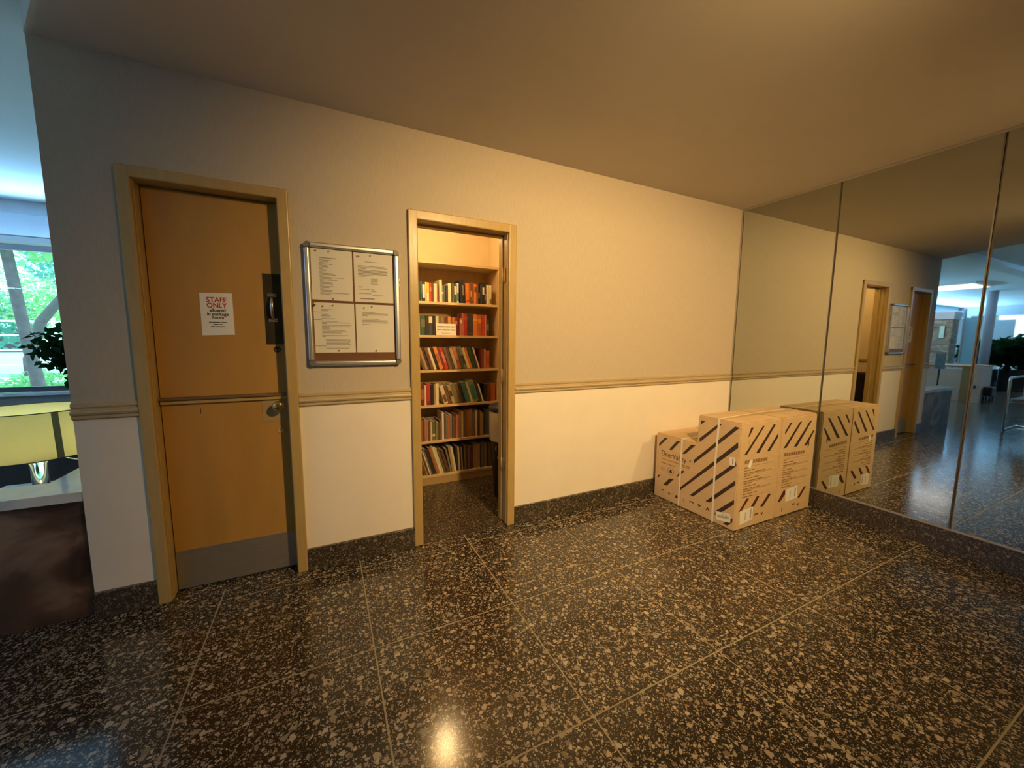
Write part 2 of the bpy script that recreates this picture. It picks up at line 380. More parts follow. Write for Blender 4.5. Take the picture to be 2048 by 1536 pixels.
# ---- chair rail: moulded profile
def rail(name, x0, x1, parent):
    prof = [(0, RAIL1), (-.008, RAIL1), (-.013, RAIL1-.006), (-.013, RAIL1-.018), (-.006, RAIL1-.026), (-.006, RAIL1-.031), (-.020, RAIL1-.036), (-.024, RAIL1-.044),
            (-.020, RAIL1-.053), (-.010, RAIL1-.058), (-.016, RAIL1-.062), (-.016, RAIL1-.070), (-.006, RAIL0), (0, RAIL0)]
    bm = bmesh.new(); A = [bm.verts.new((x0, p[0], p[1])) for p in prof]; B = [bm.verts.new((x1, p[0], p[1])) for p in prof]; n = len(prof)
    bm.faces.new(A); bm.faces.new(B[::-1])
    for i in range(n): bm.faces.new((A[i], A[(i+1) % n], B[(i+1) % n], B[i]))
    return struct(bmo(name, bm, RAILM, None, loc=((x0+x1)/2, 0, RAIL0)))
rail('trim_2', XL, D1[0]-.001, None); rail('trim_3', D1[1]+.001, D2[0]-.001, None); rail('trim_4', D2[1]+.001, XM-.008, None)
for nm, a, b in (('baseboard_left', XL, D1[0]-.001), ('baseboard_middle', D1[1]+.001, D2[0]-.001), ('baseboard_back', D2[1]+.001, XM-.001)):
    struct(box(nm, a, b, -.020, -.0001, .0002, BASE, TERRB, None, .003))
struct(box('baseboard_mirror', XM-.004, XM+.0119, -4.6, -.0201, .0002, .150, TERRB, None, .002))

# ---- mirror panels in metal channels
MS = [-.012, -.772, -1.555, -2.34, -3.12, -3.90]
ML = ['mirror panel in the corner beside the beige wall, behind the cartons', 'mirror panel between the two visible seams, reflecting both doorways', 'mirror panel at the right edge, reflecting the bright lobby seats',
      'mirror panel beyond the right edge of view, fourth from the corner', 'mirror panel farthest from the corner, fifth along the wall']
for k in range(5):
    y1, y0 = MS[k]-.0018, MS[k+1]+.0018; b = .006; z0, z1 = .158, H-.012; xf, xe, xb = XM, XM+.0016, XM+.0055
    P = [(xf, y0+b, z0+b), (xf, y1-b, z0+b), (xf, y1-b, z1-b), (xf, y0+b, z1-b), (xe, y0, z0), (xe, y1, z0), (xe, y1, z1), (xe, y0, z1), (xb, y0, z0), (xb, y1, z0), (xb, y1, z1), (xb, y0, z1)]
    F = [(0, 3, 2, 1), (0, 1, 5, 4), (1, 2, 6, 5), (2, 3, 7, 6), (3, 0, 4, 7), (4, 5, 9, 8), (5, 6, 10, 9), (6, 7, 11, 10), (7, 4, 8, 11), (8, 9, 10, 11)]
    o = mk('mirror_panel', P, F, None, None, [MIRROR, MEDGE], [0, 0, 1, 0, 1, 1, 1, 1, 1, 1])
    tag(o, ML[k], 'mirror', 'mirror panels lining the right wall')
struct(box('trim_5', XM+.0056, XM+.0118, -4.59, -.013, .155, H-.003, BACKING))
struct(box('trim_6', XM-.004, XM+.0055, -4.59, -.002, H-.016, H-.001, CHAN, None, .001))
struct(box('trim_7', XM-.005, XM+.0055, -4.59, -.002, .1505, .160, CHAN, None, .001))
struct(box('trim_8', XM-.006, XM+.0055, -.0115, -.0005, .1605, H-.0165, CHAN, None, .001))

# ================================================================== DOORS
def frame(root, a, b, top, fw, leafy):
    ia, ib = a+fw, b-fw
    for x0, x1, s in ((a, ia, 1), (ib, b, -1)):
        j = box('frame_jamb', x0, x1, -.022, .128, .003, top-.0005, OCHRE, root, .006, 3)
        xi = x1 if s == 1 else x0
        box('frame_stop', min(xi, xi+s*.010), max(xi, xi+s*.010), leafy, .126, .01, top-fw-.001, OCHRE, j, .002)
        box('frame_bead', min(xi, xi+s*.004), max(xi, xi+s*.004), -.001, .018, .01, top-fw-.001, OCHRE, j, .0015)
    h = box('frame_head', a, b, -.0215, .1275, top-fw+.0005, top, OCHRE, root, .006, 3)
    box('frame_stop', ia, ib, leafy, .126, top-fw-.010, top-fw+.0005, OCHRE, h, .002)
d1 = struct(bpy.data.objects.new('door_1', None)); COL.objects.link(d1); d1.location = (-1.82, .07, 0)
frame(d1, D1[0], D1[1], 2.12, .052, .122)
LX0, LX1 = D1[0]+.056, D1[1]-.056; LY = .073
lower = box('lower_leaf', LX0, LX1, LY, LY+.04, .012, 1.032, DOORM, d1, .002)
upper = box('upper_leaf', LX0, LX1, LY, LY+.04, 1.046, 2.062, DOORM, d1, .002)
d1['label'] = 'ochre painted dutch door in the back wall'
led = box('ledge_shelf', LX0+.001, LX1-.001, LY-.030, LY+.03, 1.0325, 1.0455, mat('worn ledge', (.19, .115, .05), .35, var=.3, scale=12), d1, .004)
box('ledge_apron', LX0+.001, LX1-.001, LY-.018, LY-.0005, 1.012, 1.032, OCHRE, led, .004)
kp = box('kick_plate', LX0+.001, LX1-.001, LY-.0022, LY-.0002, .013, .225, STEEL, d1, .0005)
pp = box('push_plate', -1.632, -1.549, LY-.003, LY-.0002, 1.316, 1.697, DARKPLATE, upper, .001)
hx = -1.592
hp = []
for z in (1.582, 1.447):
    t = box('pull_mount', hx-.021, hx+.021, LY-.007, LY-.0031, z-.010, z+.010, NICKEL, pp, .002)
    for dx in (-.012, .012): lathe('screw', [(.0001, .0002), (.0035, 0), (.0035, -.002)], (hx+dx, LY-.0075, z), CAPM, pp, 10, 'Y')
tube('pull_bar', [(hx, LY-.006, 1.575), (hx, LY-.022, 1.568), (hx, LY-.034, 1.550), (hx, LY-.038, 1.515), (hx, LY-.034, 1.480), (hx, LY-.022, 1.462), (hx, LY-.006, 1.455)], [.006, .0075, .009, .0095, .009, .0075, .006], NICKEL, pp, 12)
def cyl(z, x, r, par, nm='lock_cylinder'):
    c = lathe(nm, [(r, 0), (r, .004), (r*.8, .007), (r*.78, .005), (.0005, .005)], (x, LY, z), DARKPLATE if nm == 'lock_cylinder' and z > 1 else OCHRE, par, 24, 'Y')
    box('key_slot', x-.0015, x+.0015, LY-.0065, LY-.0052, z-.006, z+.006, BLACK, c)
cyl(1.289, -1.583, .017, upper); cyl(.833, -1.589, .017, lower)
kpl = box('knob_plate', -1.672, -1.546, LY-.0025, LY-.0002, .885, 1.0115, mat('painted plate', (.44, .295, .11), .35, var=.06), lower, .001)
lathe('knob', [(.022, .0026), (.022, .006), (.011, .010), (.010, .026), (.016, .032), (.026, .042), (.030, .054), (.027, .064), (.016, .070), (.001, .0715)], (-1.590, LY, .978), BRASS, lower, 32, 'Y')
box('mail_slot_scratch', -1.945, -1.942, LY-.0006, LY-.0001, .955, .985, INK, lower)

d2 = struct(bpy.data.objects.new('door_2', None)); COL.objects.link(d2); d2.location = (-.51, .05, 0)
d2['label'] = 'open doorway to the lit book room'
frame(d2, D2[0], D2[1], 2.12, .056, .075)
for z in (.40, 1.05, 1.75):
    hg = box('hinge', D2[1]-.0600, D2[1]-.0565, .028, .070, z, z+.09, OCHRE, d2, .001)
    tube('hinge_pin', [(D2[1]-.0640, .072, z-.004), (D2[1]-.0640, .072, z+.094)], .005, OCHRE, hg, 10)

# ================================================================== SIGN ON THE DOOR
sg = thing('door_sign', 'white staff only paper sign in red and black on the upper door', 'sign', (-1.84, LY-.001, 1.36))
sm = prism('sheet', [(-1.909, 1.362), (-1.771, 1.3665), (-1.771, 1.582), (-1.909, 1.578)], 'y', LY-.0022, LY-.0008, PAPERW, sg)
yt = LY-.0026; cx = -1.8395
text('red_lettering', 'STAFF', (cx, yt, 1.533), .036, RED, sm, sx=.90, bold=.0007)
text('red_lettering', 'ONLY', (cx, yt, 1.5045), .036, RED, sm, sx=.88, bold=.0007)
text('black_lettering', 'allowed', (cx+.002, yt, 1.4845), .0225, INK, sm, sx=.98, bold=.0005)
text('black_lettering', 'in package', (cx+.002, yt, 1.4650), .0225, INK, sm, sx=.98, bold=.0005)
text('black_lettering', 'room', (cx+.002, yt, 1.4480), .0225, INK, sm, sx=.98, bold=.0005)
bars('small_print', [(cx-.038+dx, cx-.038+dx+w_, z, z+.0042) for z, ws in ((1.428, ((0, .010), (.013, .034), (.050, .026))), (1.417, ((.018, .022), (.044, .012))), (1.406, ((.007, .017), (.028, .038)))) for dx, w_ in ws], 'y', yt, 0, INK, sm)

# ================================================================== NOTICE BOARD
nb = thing('notice_board', 'aluminium framed notice board with four letters behind glass', 'notice board', (-1.18, 0, 1.198))
bx0, bx1, bz0, bz1 = -1.427, -.930, 1.198, 1.869; fw = .028
bk = box('backing', bx0+.01, bx1-.01, -.012, -.0005, bz0+.01, bz1-.01, CORK, nb)
def fbar(x0, x1, z0, z1):
    box('frame_bar', x0, x1, -.034, -.0005, z0, z1, ALU, nb, .009, 4)
fbar(bx0, bx0+fw, bz0+fw, bz1-fw); fbar(bx1-fw, bx1, bz0+fw, bz1-fw); fbar(bx0+fw, bx1-fw, bz0, bz0+fw); fbar(bx0+fw, bx1-fw, bz1-fw, bz1)
for cxx, s in ((bx0, 1), (bx1, -1)):
    for czz, t in ((bz0, 1), (bz1, -1)):
        P = [(cxx+s*fw, czz+t*fw), (cxx+s*fw, czz), (cxx+s*.016, czz+t*.001), (cxx+s*.006, czz+t*.006), (cxx+s*.001, czz+t*.016), (cxx, czz+t*fw)]
        prism('corner_cap', P, 'y', -.0335, -.0006, CAPM, nb)
box('glass_pane', bx0+fw-.002, bx1-fw+.002, -.0235, -.0215, bz0+fw-.002, bz1-fw+.002, GLASSN, nb)
for (x, z) in ((bx0+fw+.010, 1.538),):
    lathe('cam_lock', [(.010, 0), (.010, .004), (.006, .0055), (.0005, .0055)], (x, -.0236, z), NICKEL, nb, 20, 'Y')
for z in (1.66, 1.69): box('hinge_clip', bx1-.001, bx1+.003, -.026, -.012, z, z+.018, NICKEL, nb, .001)
def notice(lab, x0, x1, z0, z1, lines, pins, skew=0):
    n = thing('paper_notice', lab, 'notice', ((x0+x1)/2, -.0130, z0), 'letters pinned inside the notice board')
    sh = prism('sheet', [(x0, z0+skew), (x1, z0), (x1+skew, z1), (x0+skew, z1)], 'y', -.0139, -.0125, PAPER, n)
    bars('print', [(x0+a*(x1-x0), x0+b*(x1-x0), z1-c*(z1-z0), z1-c*(z1-z0)+h) for a, b, c, h in lines], 'y', -.0143, 0, INKG, sh)
    for px_, pz in pins:
        lathe('push_pin', [(.0045, 0), (.0045, .002), (.0025, .003), (.0025, .0055), (.004, .0068), (.0005, .0072)], (x0+px_*(x1-x0), -.0141, z1-pz*(z1-z0)), BRASS, n, 12, 'Y')
h1, h2 = .003, .0045
notice('letter at the top left of the notice board, short ragged lines', -1.396, -1.188, 1.562, 1.838,
    [(.2, .62, .18, h2)]+[(.2, e, .22+.0255*i, h1) for i, e in enumerate((.5, .42, .40, .52, .38, .42, .41, .30, .36, .30, .55, .60, .32, .78, .50, .62, .30, .50, .52, .30, .52, .42, .32, .50, .48, .90, .44))],
    [(.13, .045), (.44, .04), (.5, .965)], .002)
notice('letter at the top right of the notice board with a logo and full paragraphs', -1.178, -.966, 1.562, 1.838,
    [(.06, .15, .10, .010), (.28, .62, .18, h1)]+[(.10, e, .27+.026*i, h1+(.001 if i in (4, 5, 6) else 0)) for i, e in enumerate((.8, .86, .3, .84, .86, .84, .85, .5, .28))]+[(.42, .6, .52+.026*i, h1) for i in range(5)]+[(.1, .2, .70, h2), (.1, .38, .745, h1), (.42, .5, .745, h1), (.42, .55, .78, h1), (.1, .42, .83, h1), (.45, .75, .86, h1), (.12, .5, .94, .006)],
    [(.42, .05)])
notice('letter at the bottom left of the notice board with two indented paragraphs', -1.392, -1.184, 1.272, 1.549,
    [(.18, e, .14+.026*i, h1) for i, e in enumerate((.48, .34, .0, .32, .36, .40, .30, .5, .0, .56, .88, .3, .90, .86, .36, .38, .74, .82, .66, .24, .82, .26))]+[(.26, e, .74+.026*i, h1) for i, e in enumerate((.86, .88, .88, .84, .88, .0, .88, .82))],
    [(.22, .07), (.46, .05), (.57, .96)], -.001)
notice('letter at the bottom right of the notice board, lower half blank', -1.177, -.966, 1.272, 1.549,
    [(.16, e, .17+.024*i, h1) for i, e in enumerate((.5, .84, .84, .30))]+[(.16, e, .31+.024*i, h1) for i, e in enumerate((.6, .84, .82, .84))]+[(.16, .34, .42, h1)],
    [(.22, .07), (.42, .04), (.5, .965)])

# ================================================================== BOOK ROOM
BY0, BY1 = 1.0, 1.28; BX0, BX1 = -.640, .188
bc = thing('bookcase', 'tall birch bookcase full of books inside the lit book room', 'bookcase', ((BX0+BX1)/2, (BY0+BY1)/2, 0))
box('side_panel', BX0, BX0+.018, BY0, BY1, .0005, 2.035, BIRCH, bc, .001); box('side_panel', BX1-.018, BX1, BY0, BY1, .0005, 2.035, BIRCH, bc, .001)
box('back_panel', BX0+.018, BX1-.018, BY1-.006, BY1, .07, 2.017, BIRCHB, bc)
box('top_board', BX0+.018, BX1-.018, BY0, BY1-.006, 2.013, 2.035, BIRCH, bc, .001)
SZ = [1.684, 1.388, 1.074, .752, .418, .092]
for z in SZ: box('shelf_board', BX0+.018, BX1-.018, BY0+.002, BY1-.006, z-.022, z, BIRCH, bc, .001)
box('plinth', BX0+.018, BX1-.018, BY0+.006, BY0+.022, .0005, .0695, BIRCHB, bc, .001)
CC = dict(cream=(.78, .70, .48), white=(.82, .80, .72), ivory=(.70, .62, .42), black=(.02, .018, .02), charcoal=(.05, .048, .05), grey=(.22, .21, .20), navy=(.025, .035, .085), teal=(.06, .22, .24),
    green=(.035, .085, .045), olive=(.17, .15, .06), yellow=(.80, .55, .05), orange=(.75, .24, .05), red=(.50, .045, .04), maroon=(.19, .03, .025), brown=(.17, .085, .04), tan=(.42, .28, .14), rust=(.42, .13, .05),
    pink=(.55, .20, .18), slate=(.10, .13, .15), sage=(.24, .30, .20))
ORD = 'first second third fourth fifth sixth seventh eighth ninth tenth eleventh twelfth thirteenth fourteenth fifteenth sixteenth seventeenth eighteenth nineteenth twentieth'.split()
ORD += ['twenty-'+q for q in ORD[:9]]+['thirtieth']+['thirty-'+q for q in ORD[:9]]+['fortieth']+['forty-'+q for q in ORD[:9]]
SHN = ['top', 'second', 'third', 'fourth', 'fifth', 'bottom']
for k_ in CC: mat('book '+k_, CC[k_], .5, var=.08, scale=30)
def book(x, z, wd, h, colr, lean, dep, yoff, band, label, grp):
    v = .0018; sec = [(0, dep), (0, .0015), (wd*.25, -.0015), (wd*.75, -.0015), (wd, .0015), (wd, dep), (wd-v, dep), (wd-v, .003), (v, .003), (v, dep)]
    bm = bmesh.new(); A = [bm.verts.new((p[0], p[1], 0)) for p in sec]; B = [bm.verts.new((p[0], p[1], h)) for p in sec]; n = len(sec)
    bm.faces.new(A); bm.faces.new(B[::-1])
    for i in range(n): bm.faces.new((A[i], A[(i+1) % n], B[(i+1) % n], B[i]))
    o = bmo('book', bm, MATS['book '+colr]); o.location = (x, BY0+yoff, z+.0006); o.rotation_euler = (0, -math.radians(lean), 0)
    if wd > .006:
        p = bmo('page_block', bxm(v+.0004, wd-v-.0004, .0036, dep-.003, .003, h-.003), PAPER); p.parent = o
    if band and wd > .009:
        bcol, f0, f1 = band
        q = bmo('spine_label', bxm(wd*.12, wd*.88, -.0023, -.0012, h*f0, h*f1), MATS['book '+bcol]); q.parent = o
    return tag(o, label, 'book', grp)
# each book: width mm, height mm, colour, lean degrees, optional (label colour, from, to)
W = lambda s: s
SH = [
 [(20, 168, 'charcoal', 0, None), (10, 168, 'cream', 0, None), (13, 172, 'green', 0, None), (12, 172, 'teal', 0, ('green', .1, .4)), (24, 172, 'black', 0, ('white', .18, .85)), (8, 168, 'white', 0, None), (22, 166, 'yellow', 0, ('cream', .05, .45)), (19, 164, 'red', 0, ('pink', .55, .75)), (13, 162, 'maroon', 0, None),
  (24, 158, 'cream', 0, None), (9, 152, 'rust', 0, None), (8, 150, 'maroon', 0, None), (21, 198, 'cream', 0, None), (16, 150, 'grey', 0, ('white', .5, .6)), (14, 146, 'slate', 0, None), (17, 148, 'charcoal', 0, None), (25, 172, 'cream', 0, None), (10, 174, 'black', 0, None), (11, 176, 'tan', 0, None),
  (24, 170, 'green', 0, ('cream', .45, .88)), (16, 178, 'white', 0, ('teal', .1, .5)), (17, 204, 'navy', 5, None), (20, 206, 'black', 5, ('grey', .35, .8)), (34, 186, 'orange', 0, ('red', .1, .16)), (16, 196, 'brown', 0, ('orange', .3, .6)), (20, 194, 'rust', 0, ('tan', .15, .3)), (22, 184, 'orange', 0, ('brown', .6, .85)),
  (12, 180, 'brown', 0, None), (14, 176, 'black', 0, ('grey', .3, .6)), (16, 182, 'charcoal', 0, None), (20, 198, 'black', 0, ('white', .45, .78)), (18, 194, 'charcoal', 0, ('grey', .2, .5)), (20, 180, 'cream', 0, None), (20, 178, 'ivory', 0, ('olive', .03, .28))],
 [(22, 170, 'charcoal', 0, None), (14, 172, 'white', 0, None), (42, 172, 'green', 0, ('olive', .4, .8)), (18, 172, 'black', 0, None), (34, 174, 'charcoal', 0, ('cream', .62, .95)), (20, 172, 'black', 0, None), (24, 170, 'ivory', 0, ('brown', .35, .5)), (13, 166, 'olive', 0, None), (13, 164, 'grey', 0, None), (12, 166, 'tan', 0, None), (14, 166, 'brown', 0, None), (15, 168, 'maroon', 0, None),
  (22, 170, 'orange', 0, ('tan', .6, .9)), (12, 166, 'brown', 0, None), (22, 164, 'rust', 0, None), (22, 168, 'maroon', 0, ('pink', .6, .8)), (14, 186, 'maroon', 0, None), (20, 160, 'pink', 0, ('cream', .7, .9)), (14, 206, 'pink', 0, None), (32, 202, 'red', 0, ('rust', .7, .86)), (40, 204, 'charcoal', 0, ('brown', .08, .12)), (38, 200, 'orange', 0, ('yellow', .7, .78)), (36, 198, 'rust', 0, ('orange', .6, .8)),
  (24, 198, 'red', 0, None), (12, 196, 'tan', 0, None), (26, 162, 'charcoal', 0, ('grey', .3, .7))],
 [(16, 200, 'brown', 18, None), (18, 206, 'tan', 18, None), (16, 212, 'charcoal', 18, None), (20, 206, 'brown', 18, ('maroon', .5, .7)), (16, 206, 'cream', 18, None), (20, 206, 'black', 18, None), (24, 212, 'orange', 18, ('rust', .3, .7)), (14, 204, 'maroon', 18, None), (22, 204, 'red', 18, ('pink', .3, .8)), (22, 206, 'brown', 18, None), (18, 206, 'charcoal', 18, None), (20, 202, 'tan', 18, None), (28, 212, 'rust', 18, ('brown', .3, .4)),
  (16, 216, 'slate', 18, None), (20, 220, 'sage', 18, ('charcoal', .2, .6)), (18, 206, 'cream', 18, None), (18, 204, 'orange', 18, None), (22, 206, 'green', 18, None), (16, 212, 'charcoal', 18, None), (10, 212, 'white', 18, None), (22, 190, 'maroon', 0, None), (16, 188, 'pink', 0, ('tan', .2, .7)), (28, 172, 'rust', 0, ('red', .2, .6))],
 [(24, 184, 'maroon', 0, None), (26, 186, 'maroon', 0, ('rust', .3, .8)), (12, 184, 'cream', 0, None), (24, 196, 'red', 0, ('maroon', .0, .2)), (20, 190, 'black', 0, None), (12, 186, 'tan', 0, None), (22, 194, 'cream', 0, None), (24, 176, 'ivory', 17, ('brown', .1, .5)), (24, 176, 'brown', 17, None), (20, 176, 'tan', 17, ('charcoal', .4, .7)), (32, 186, 'olive', 17, None), (18, 190, 'brown', 17, None), (18, 194, 'charcoal', 17, None), (34, 202, 'teal', 17, ('slate', .55, .8)), (18, 200, 'cream', 17, None), (36, 212, 'sage', 17, ('teal', .1, .8)),
  (22, 206, 'charcoal', 17, None), (12, 176, 'white', 17, None), (20, 168, 'black', 0, None), (20, 168, 'maroon', 0, None), (40, 176, 'rust', 0, None)],
 [(16, 190, 'brown', 0, None), (12, 196, 'tan', 0, None), (11, 200, 'rust', 0, None), (10, 206, 'brown', 0, None), (13, 196, 'tan', 0, None), (14, 192, 'pink', 0, None), (24, 184, 'brown', 0, None), (24, 176, 'olive', 0, ('ivory', .2, .35)), (24, 178, 'sage', 0, None), (20, 190, 'brown', 0, None), (14, 258, 'white', 0, None), (20, 220, 'brown', 0, None), (40, 222, 'rust', -5, None), (26, 210, 'brown', -4, None), (22, 222, 'pink', -4, None), (18, 258, 'tan', -3, None), (14, 252, 'cream', -3, None), (20, 262, 'brown', -3, None), (18, 256, 'rust', -2, None),
  (14, 262, 'tan', 0, None), (14, 262, 'pink', 0, None), (24, 240, 'grey', 0, None), (22, 252, 'cream', 0, None), (22, 250, 'brown', 0, None), (14, 224, 'tan', 0, None), (20, 252, 'charcoal', 0, None), (24, 256, 'slate', 0, None), (32, 222, 'teal', 0, None), (16, 226, 'tan', 0, None)],
 [(18, 190, 'brown', 17, None), (12, 190, 'tan', 17, None), (10, 230, 'brown', 17, None), (10, 236, 'cream', 17, None), (12, 262, 'grey', 17, None), (26, 256, 'charcoal', 17, None), (14, 266, 'rust', 17, None), (12, 268, 'tan', 17, None), (18, 270, 'cream', 17, None), (16, 258, 'ivory', 17, None), (20, 246, 'olive', 17, None), (20, 240, 'brown', 17, None), (14, 230, 'grey', 12, None), (36, 250, 'tan', 10, None), (26, 244, 'charcoal', 4, None), (20, 240, 'brown', 3, None), (20, 240, 'charcoal', 2, None), (26, 232, 'brown', 0, None), (32, 224, 'maroon', 0, None), (58, 236, 'tan', 0, None), (24, 236, 'charcoal', 0, None), (16, 242, 'olive', 0, None), (14, 240, 'tan', 0, None), (26, 240, 'charcoal', 0, None), (24, 236, 'slate', 0, None), (20, 236, 'brown', 0, None)],
]
def thin(row, seed):
    out = []; r_ = random.Random(seed)
    for b in row:
        if 18 < b[0] < 50 and not b[4]:
            out += [(b[0]*.5, b[1], b[2], b[3], None), (b[0]*.5, b[1]+r_.randint(-14, 8), r_.choice((b[2], 'tan', 'brown', 'grey', 'ivory')), b[3], None)]
        else: out.append(b)
    return out
SH[4] = thin(SH[4], 1); SH[5] = thin(SH[5], 2)
CREP = dict(rust='rust red', slate='slate blue', sage='sage green', olive='olive green')
ENDX = [.108, .088, .090, .158, .150, .150]
def layout(row, k):
    """x of every book for width scale k, packed from the left side panel; leaning books rest on their left neighbour"""
    x = BX0+.020; prev = 0; out = []
    for wm, hm, c, ln, bd in row:
        ln = max(ln, 0); wd, h = wm*.001*k, hm*.001; a = math.radians(ln)
        if ln and not prev: x += h*math.sin(a)
        elif ln and prev > ln: x += .003
        elif prev and not ln: x += .004
        out.append((x, wd)); x += (wd/math.cos(a) if ln else wd)+.0006; prev = ln
    return out, x
for s, row in enumerate(SH):
    k0, k1 = .6, 2.0
    for _ in range(40):
        km = (k0+k1)/2
        if layout(row, km)[1] > ENDX[s]: k1 = km
        else: k0 = km
    pos, _ = layout(row, k0); rr = random.Random(40+s)
    for n, ((wm, hm, c, ln, bd), (x, wd)) in enumerate(zip(row, pos)):
        h = hm*.001; ln2 = max(ln, 0)
        size = 'tall ' if h > .23 else ('slim ' if wd < .0155 else ('thick ' if wd > .035 else ''))
        pose = 'leaning' if ln2 else 'upright'
        lab = f'{size}{CREP.get(c, c)} {pose} book, {ORD[n]} from the left on the {SHN[s]} bookcase shelf'
        book(x, SZ[s], wd, h, c, ln2, rr.uniform(.13, .17) if s < 4 else rr.uniform(.17, .2), rr.uniform(.012, .03), bd, lab, f'books on the {SHN[s]} shelf')
# card on the second shelf
cd = thing('shelf_card', 'white card with faint lettering propped before books on the second shelf', 'card', (-.345, BY0+.006, SZ[1]))
cs = prism('card_sheet', [(-.435, SZ[1]+.001), (-.250, SZ[1]+.001), (-.253, SZ[1]+.104), (-.438, SZ[1]+.106)], 'y', BY0+.0045, BY0+.0065, PAPERW, cd)
text('lettering', 'Thank you', (-.345, BY0+.004, SZ[1]+.012), .019, INKG, cs)
bars('faint_lettering', [(-.427+q, -.427+q+w_, z, z+.011) for z, l in ((SZ[1]+.072, ((0, .07), (.078, .045), (.132, .03))), (SZ[1]+.043, ((0, .04), (.046, .075), (.128, .04)))) for q, w_ in l], 'y', BY0+.0041, 0, INKG, cs)
# bin
bn = thing('recycling_bin', 'dark bin with navy lid and clear liner beside the bookcase', 'bin', (.045, .52, 0))
bc_ = (.045, .52, 0)
body = lathe('bin_body', [(.105, .001), (.112, .02), (.142, .50), (.146, .505), (.139, .506), (.108, .025), (.001, .025)], bc_, BLACK, bn, 36)
lathe('bin_liner', [(.151, .500), (.1535, .56), (.1545, .66), (.1545, .745), (.150, .752), (.148, .745), (.1475, .56), (.147, .505)], bc_, LINER, bn, 36, cap=False)
lathe('bin_lid', [(.1455, .7525), (.158, .7525), (.158, .785), (.150, .797), (.10, .812), (.001, .818)], bc_, BLUELID, bn, 36)
bm = bmesh.new()
for k in range(3):
    a0 = 2*PI*k/3
    pts = []
    for q in range(6):
        a = a0+q*.30; pts.append((.060-math.sqrt(max(0, .1365**2-(.045*math.cos(a))**2))*0-.0, 0, 0))
ic = []
for k in range(3):
    a0 = 2*PI*k/3+.3
    for (ra, rb, a, b) in ((.026, .036, a0, a0+1.3),):
        P = []
        for q in range(5): P.append((ra, a+(b-a)*q/4))
        for q in range(4, -1, -1): P.append((rb, a+(b-a)*q/4))
        ic.append(P)
for j, (zc, sc_) in enumerate(((.44, 1.0), (.36, .5))):
    bm = bmesh.new()
    for P in ic:
        vs_ = []
        for r, a in P:
            th = PI+.62+(r*sc_*math.cos(a))/.138; z = zc+r*sc_*math.sin(a); R_ = .1125+(.142-.112)*(z-.02)/.48+.0012
            vs_.append(bm.verts.new((.045+R_*math.cos(th), .52+R_*math.sin(th), z)))
        bm.faces.new(vs_)
    stuff(bmo('recycle_mark', bm, WHITEP, body))
# black case behind the left jamb (seen in the mirror)
bs = thing('black_cabinet', 'black cabinet low against the book room side wall, seen only in the mirror', 'cabinet', (-1.04, .45, 0))
box('body', -1.20, -.90, .16, .74, .02, .93, BLACKF, bs, .008)
box('drawer_line', -.8995, -.897, .18, .72, .58, .60, BLACK, bs); box('plinth', -1.19, -.92, .18, .72, .0005, .0195, BLACK, bs)
# book room ceiling lamp
bl = thing('ceiling_globe', 'warm ceiling lamp inside the book room, above the doorway', 'lamp', (-.50, .62, 2.36))
lathe('lamp_base', [(.07, .139), (.075, .13), (.075, .115), (.05, .11)], (-.50, .62, 2.36), NICKEL, bl, 32)
lathe('glass_globe', [(.001, 0), (.04, .006), (.072, .025), (.092, .058), (.088, .092), (.06, .109)], (-.50, .62, 2.36), BULB, bl, 32)
lo = bpy.data.objects.new('globe_light', bpy.data.lights.new('globe_light', 'POINT')); COL.objects.link(lo); lo.location = (-.50, .62, 2.27)
lo.data.energy = LAMP_BOOK; lo.data.color = (1.0, .68, .32); lo.data.shadow_soft_size = .08

# ================================================================== HALL DOWNLIGHTS (out of view, above and behind the camera)
def downlight(x, y, e, lab, aim=None, cone=100):
    t = thing('ceiling_downlight', lab, 'lamp', (x, y, H-.03))
    lathe('trim_ring', [(.13, .0295), (.135, .012), (.12, .004), (.105, .010), (.105, .0295)], (x, y, H-.03), WHITEP, t, 36, cap=False)
    lathe('lens', [(.001, .018), (.104, .018), (.104, .024), (.001, .024)], (x, y, H-.03), LENS, t, 36)
    l = bpy.data.objects.new('downlight_beam', bpy.data.lights.new('downlight_beam', 'SPOT' if aim else 'AREA')); COL.objects.link(l); l.location = (x, y, H-.04)
    l.data.energy = e; l.data.color = WARM
    if aim:
        l.data.spot_size = math.radians(cone); l.data.spot_blend = 1; l.data.shadow_soft_size = .07
        l.rotation_euler = (Vector(aim)-l.location).to_track_quat('-Z', 'Y').to_euler()
    else: l.data.shape = 'DISK'; l.data.size = .20
downlight(-.15, -2.45, LAMP_A, 'round eyeball downlight aimed at the beige wall, just out of view', (.50, 0, 1.08), 119)
downlight(1.85, -2.9, FILL_B, 'added round fill downlight brightening the mirror corner, just out of view', (1.55, 0, 1.15), 88)  # second lamp added to brighten the corner, standing in for mirror-returned light

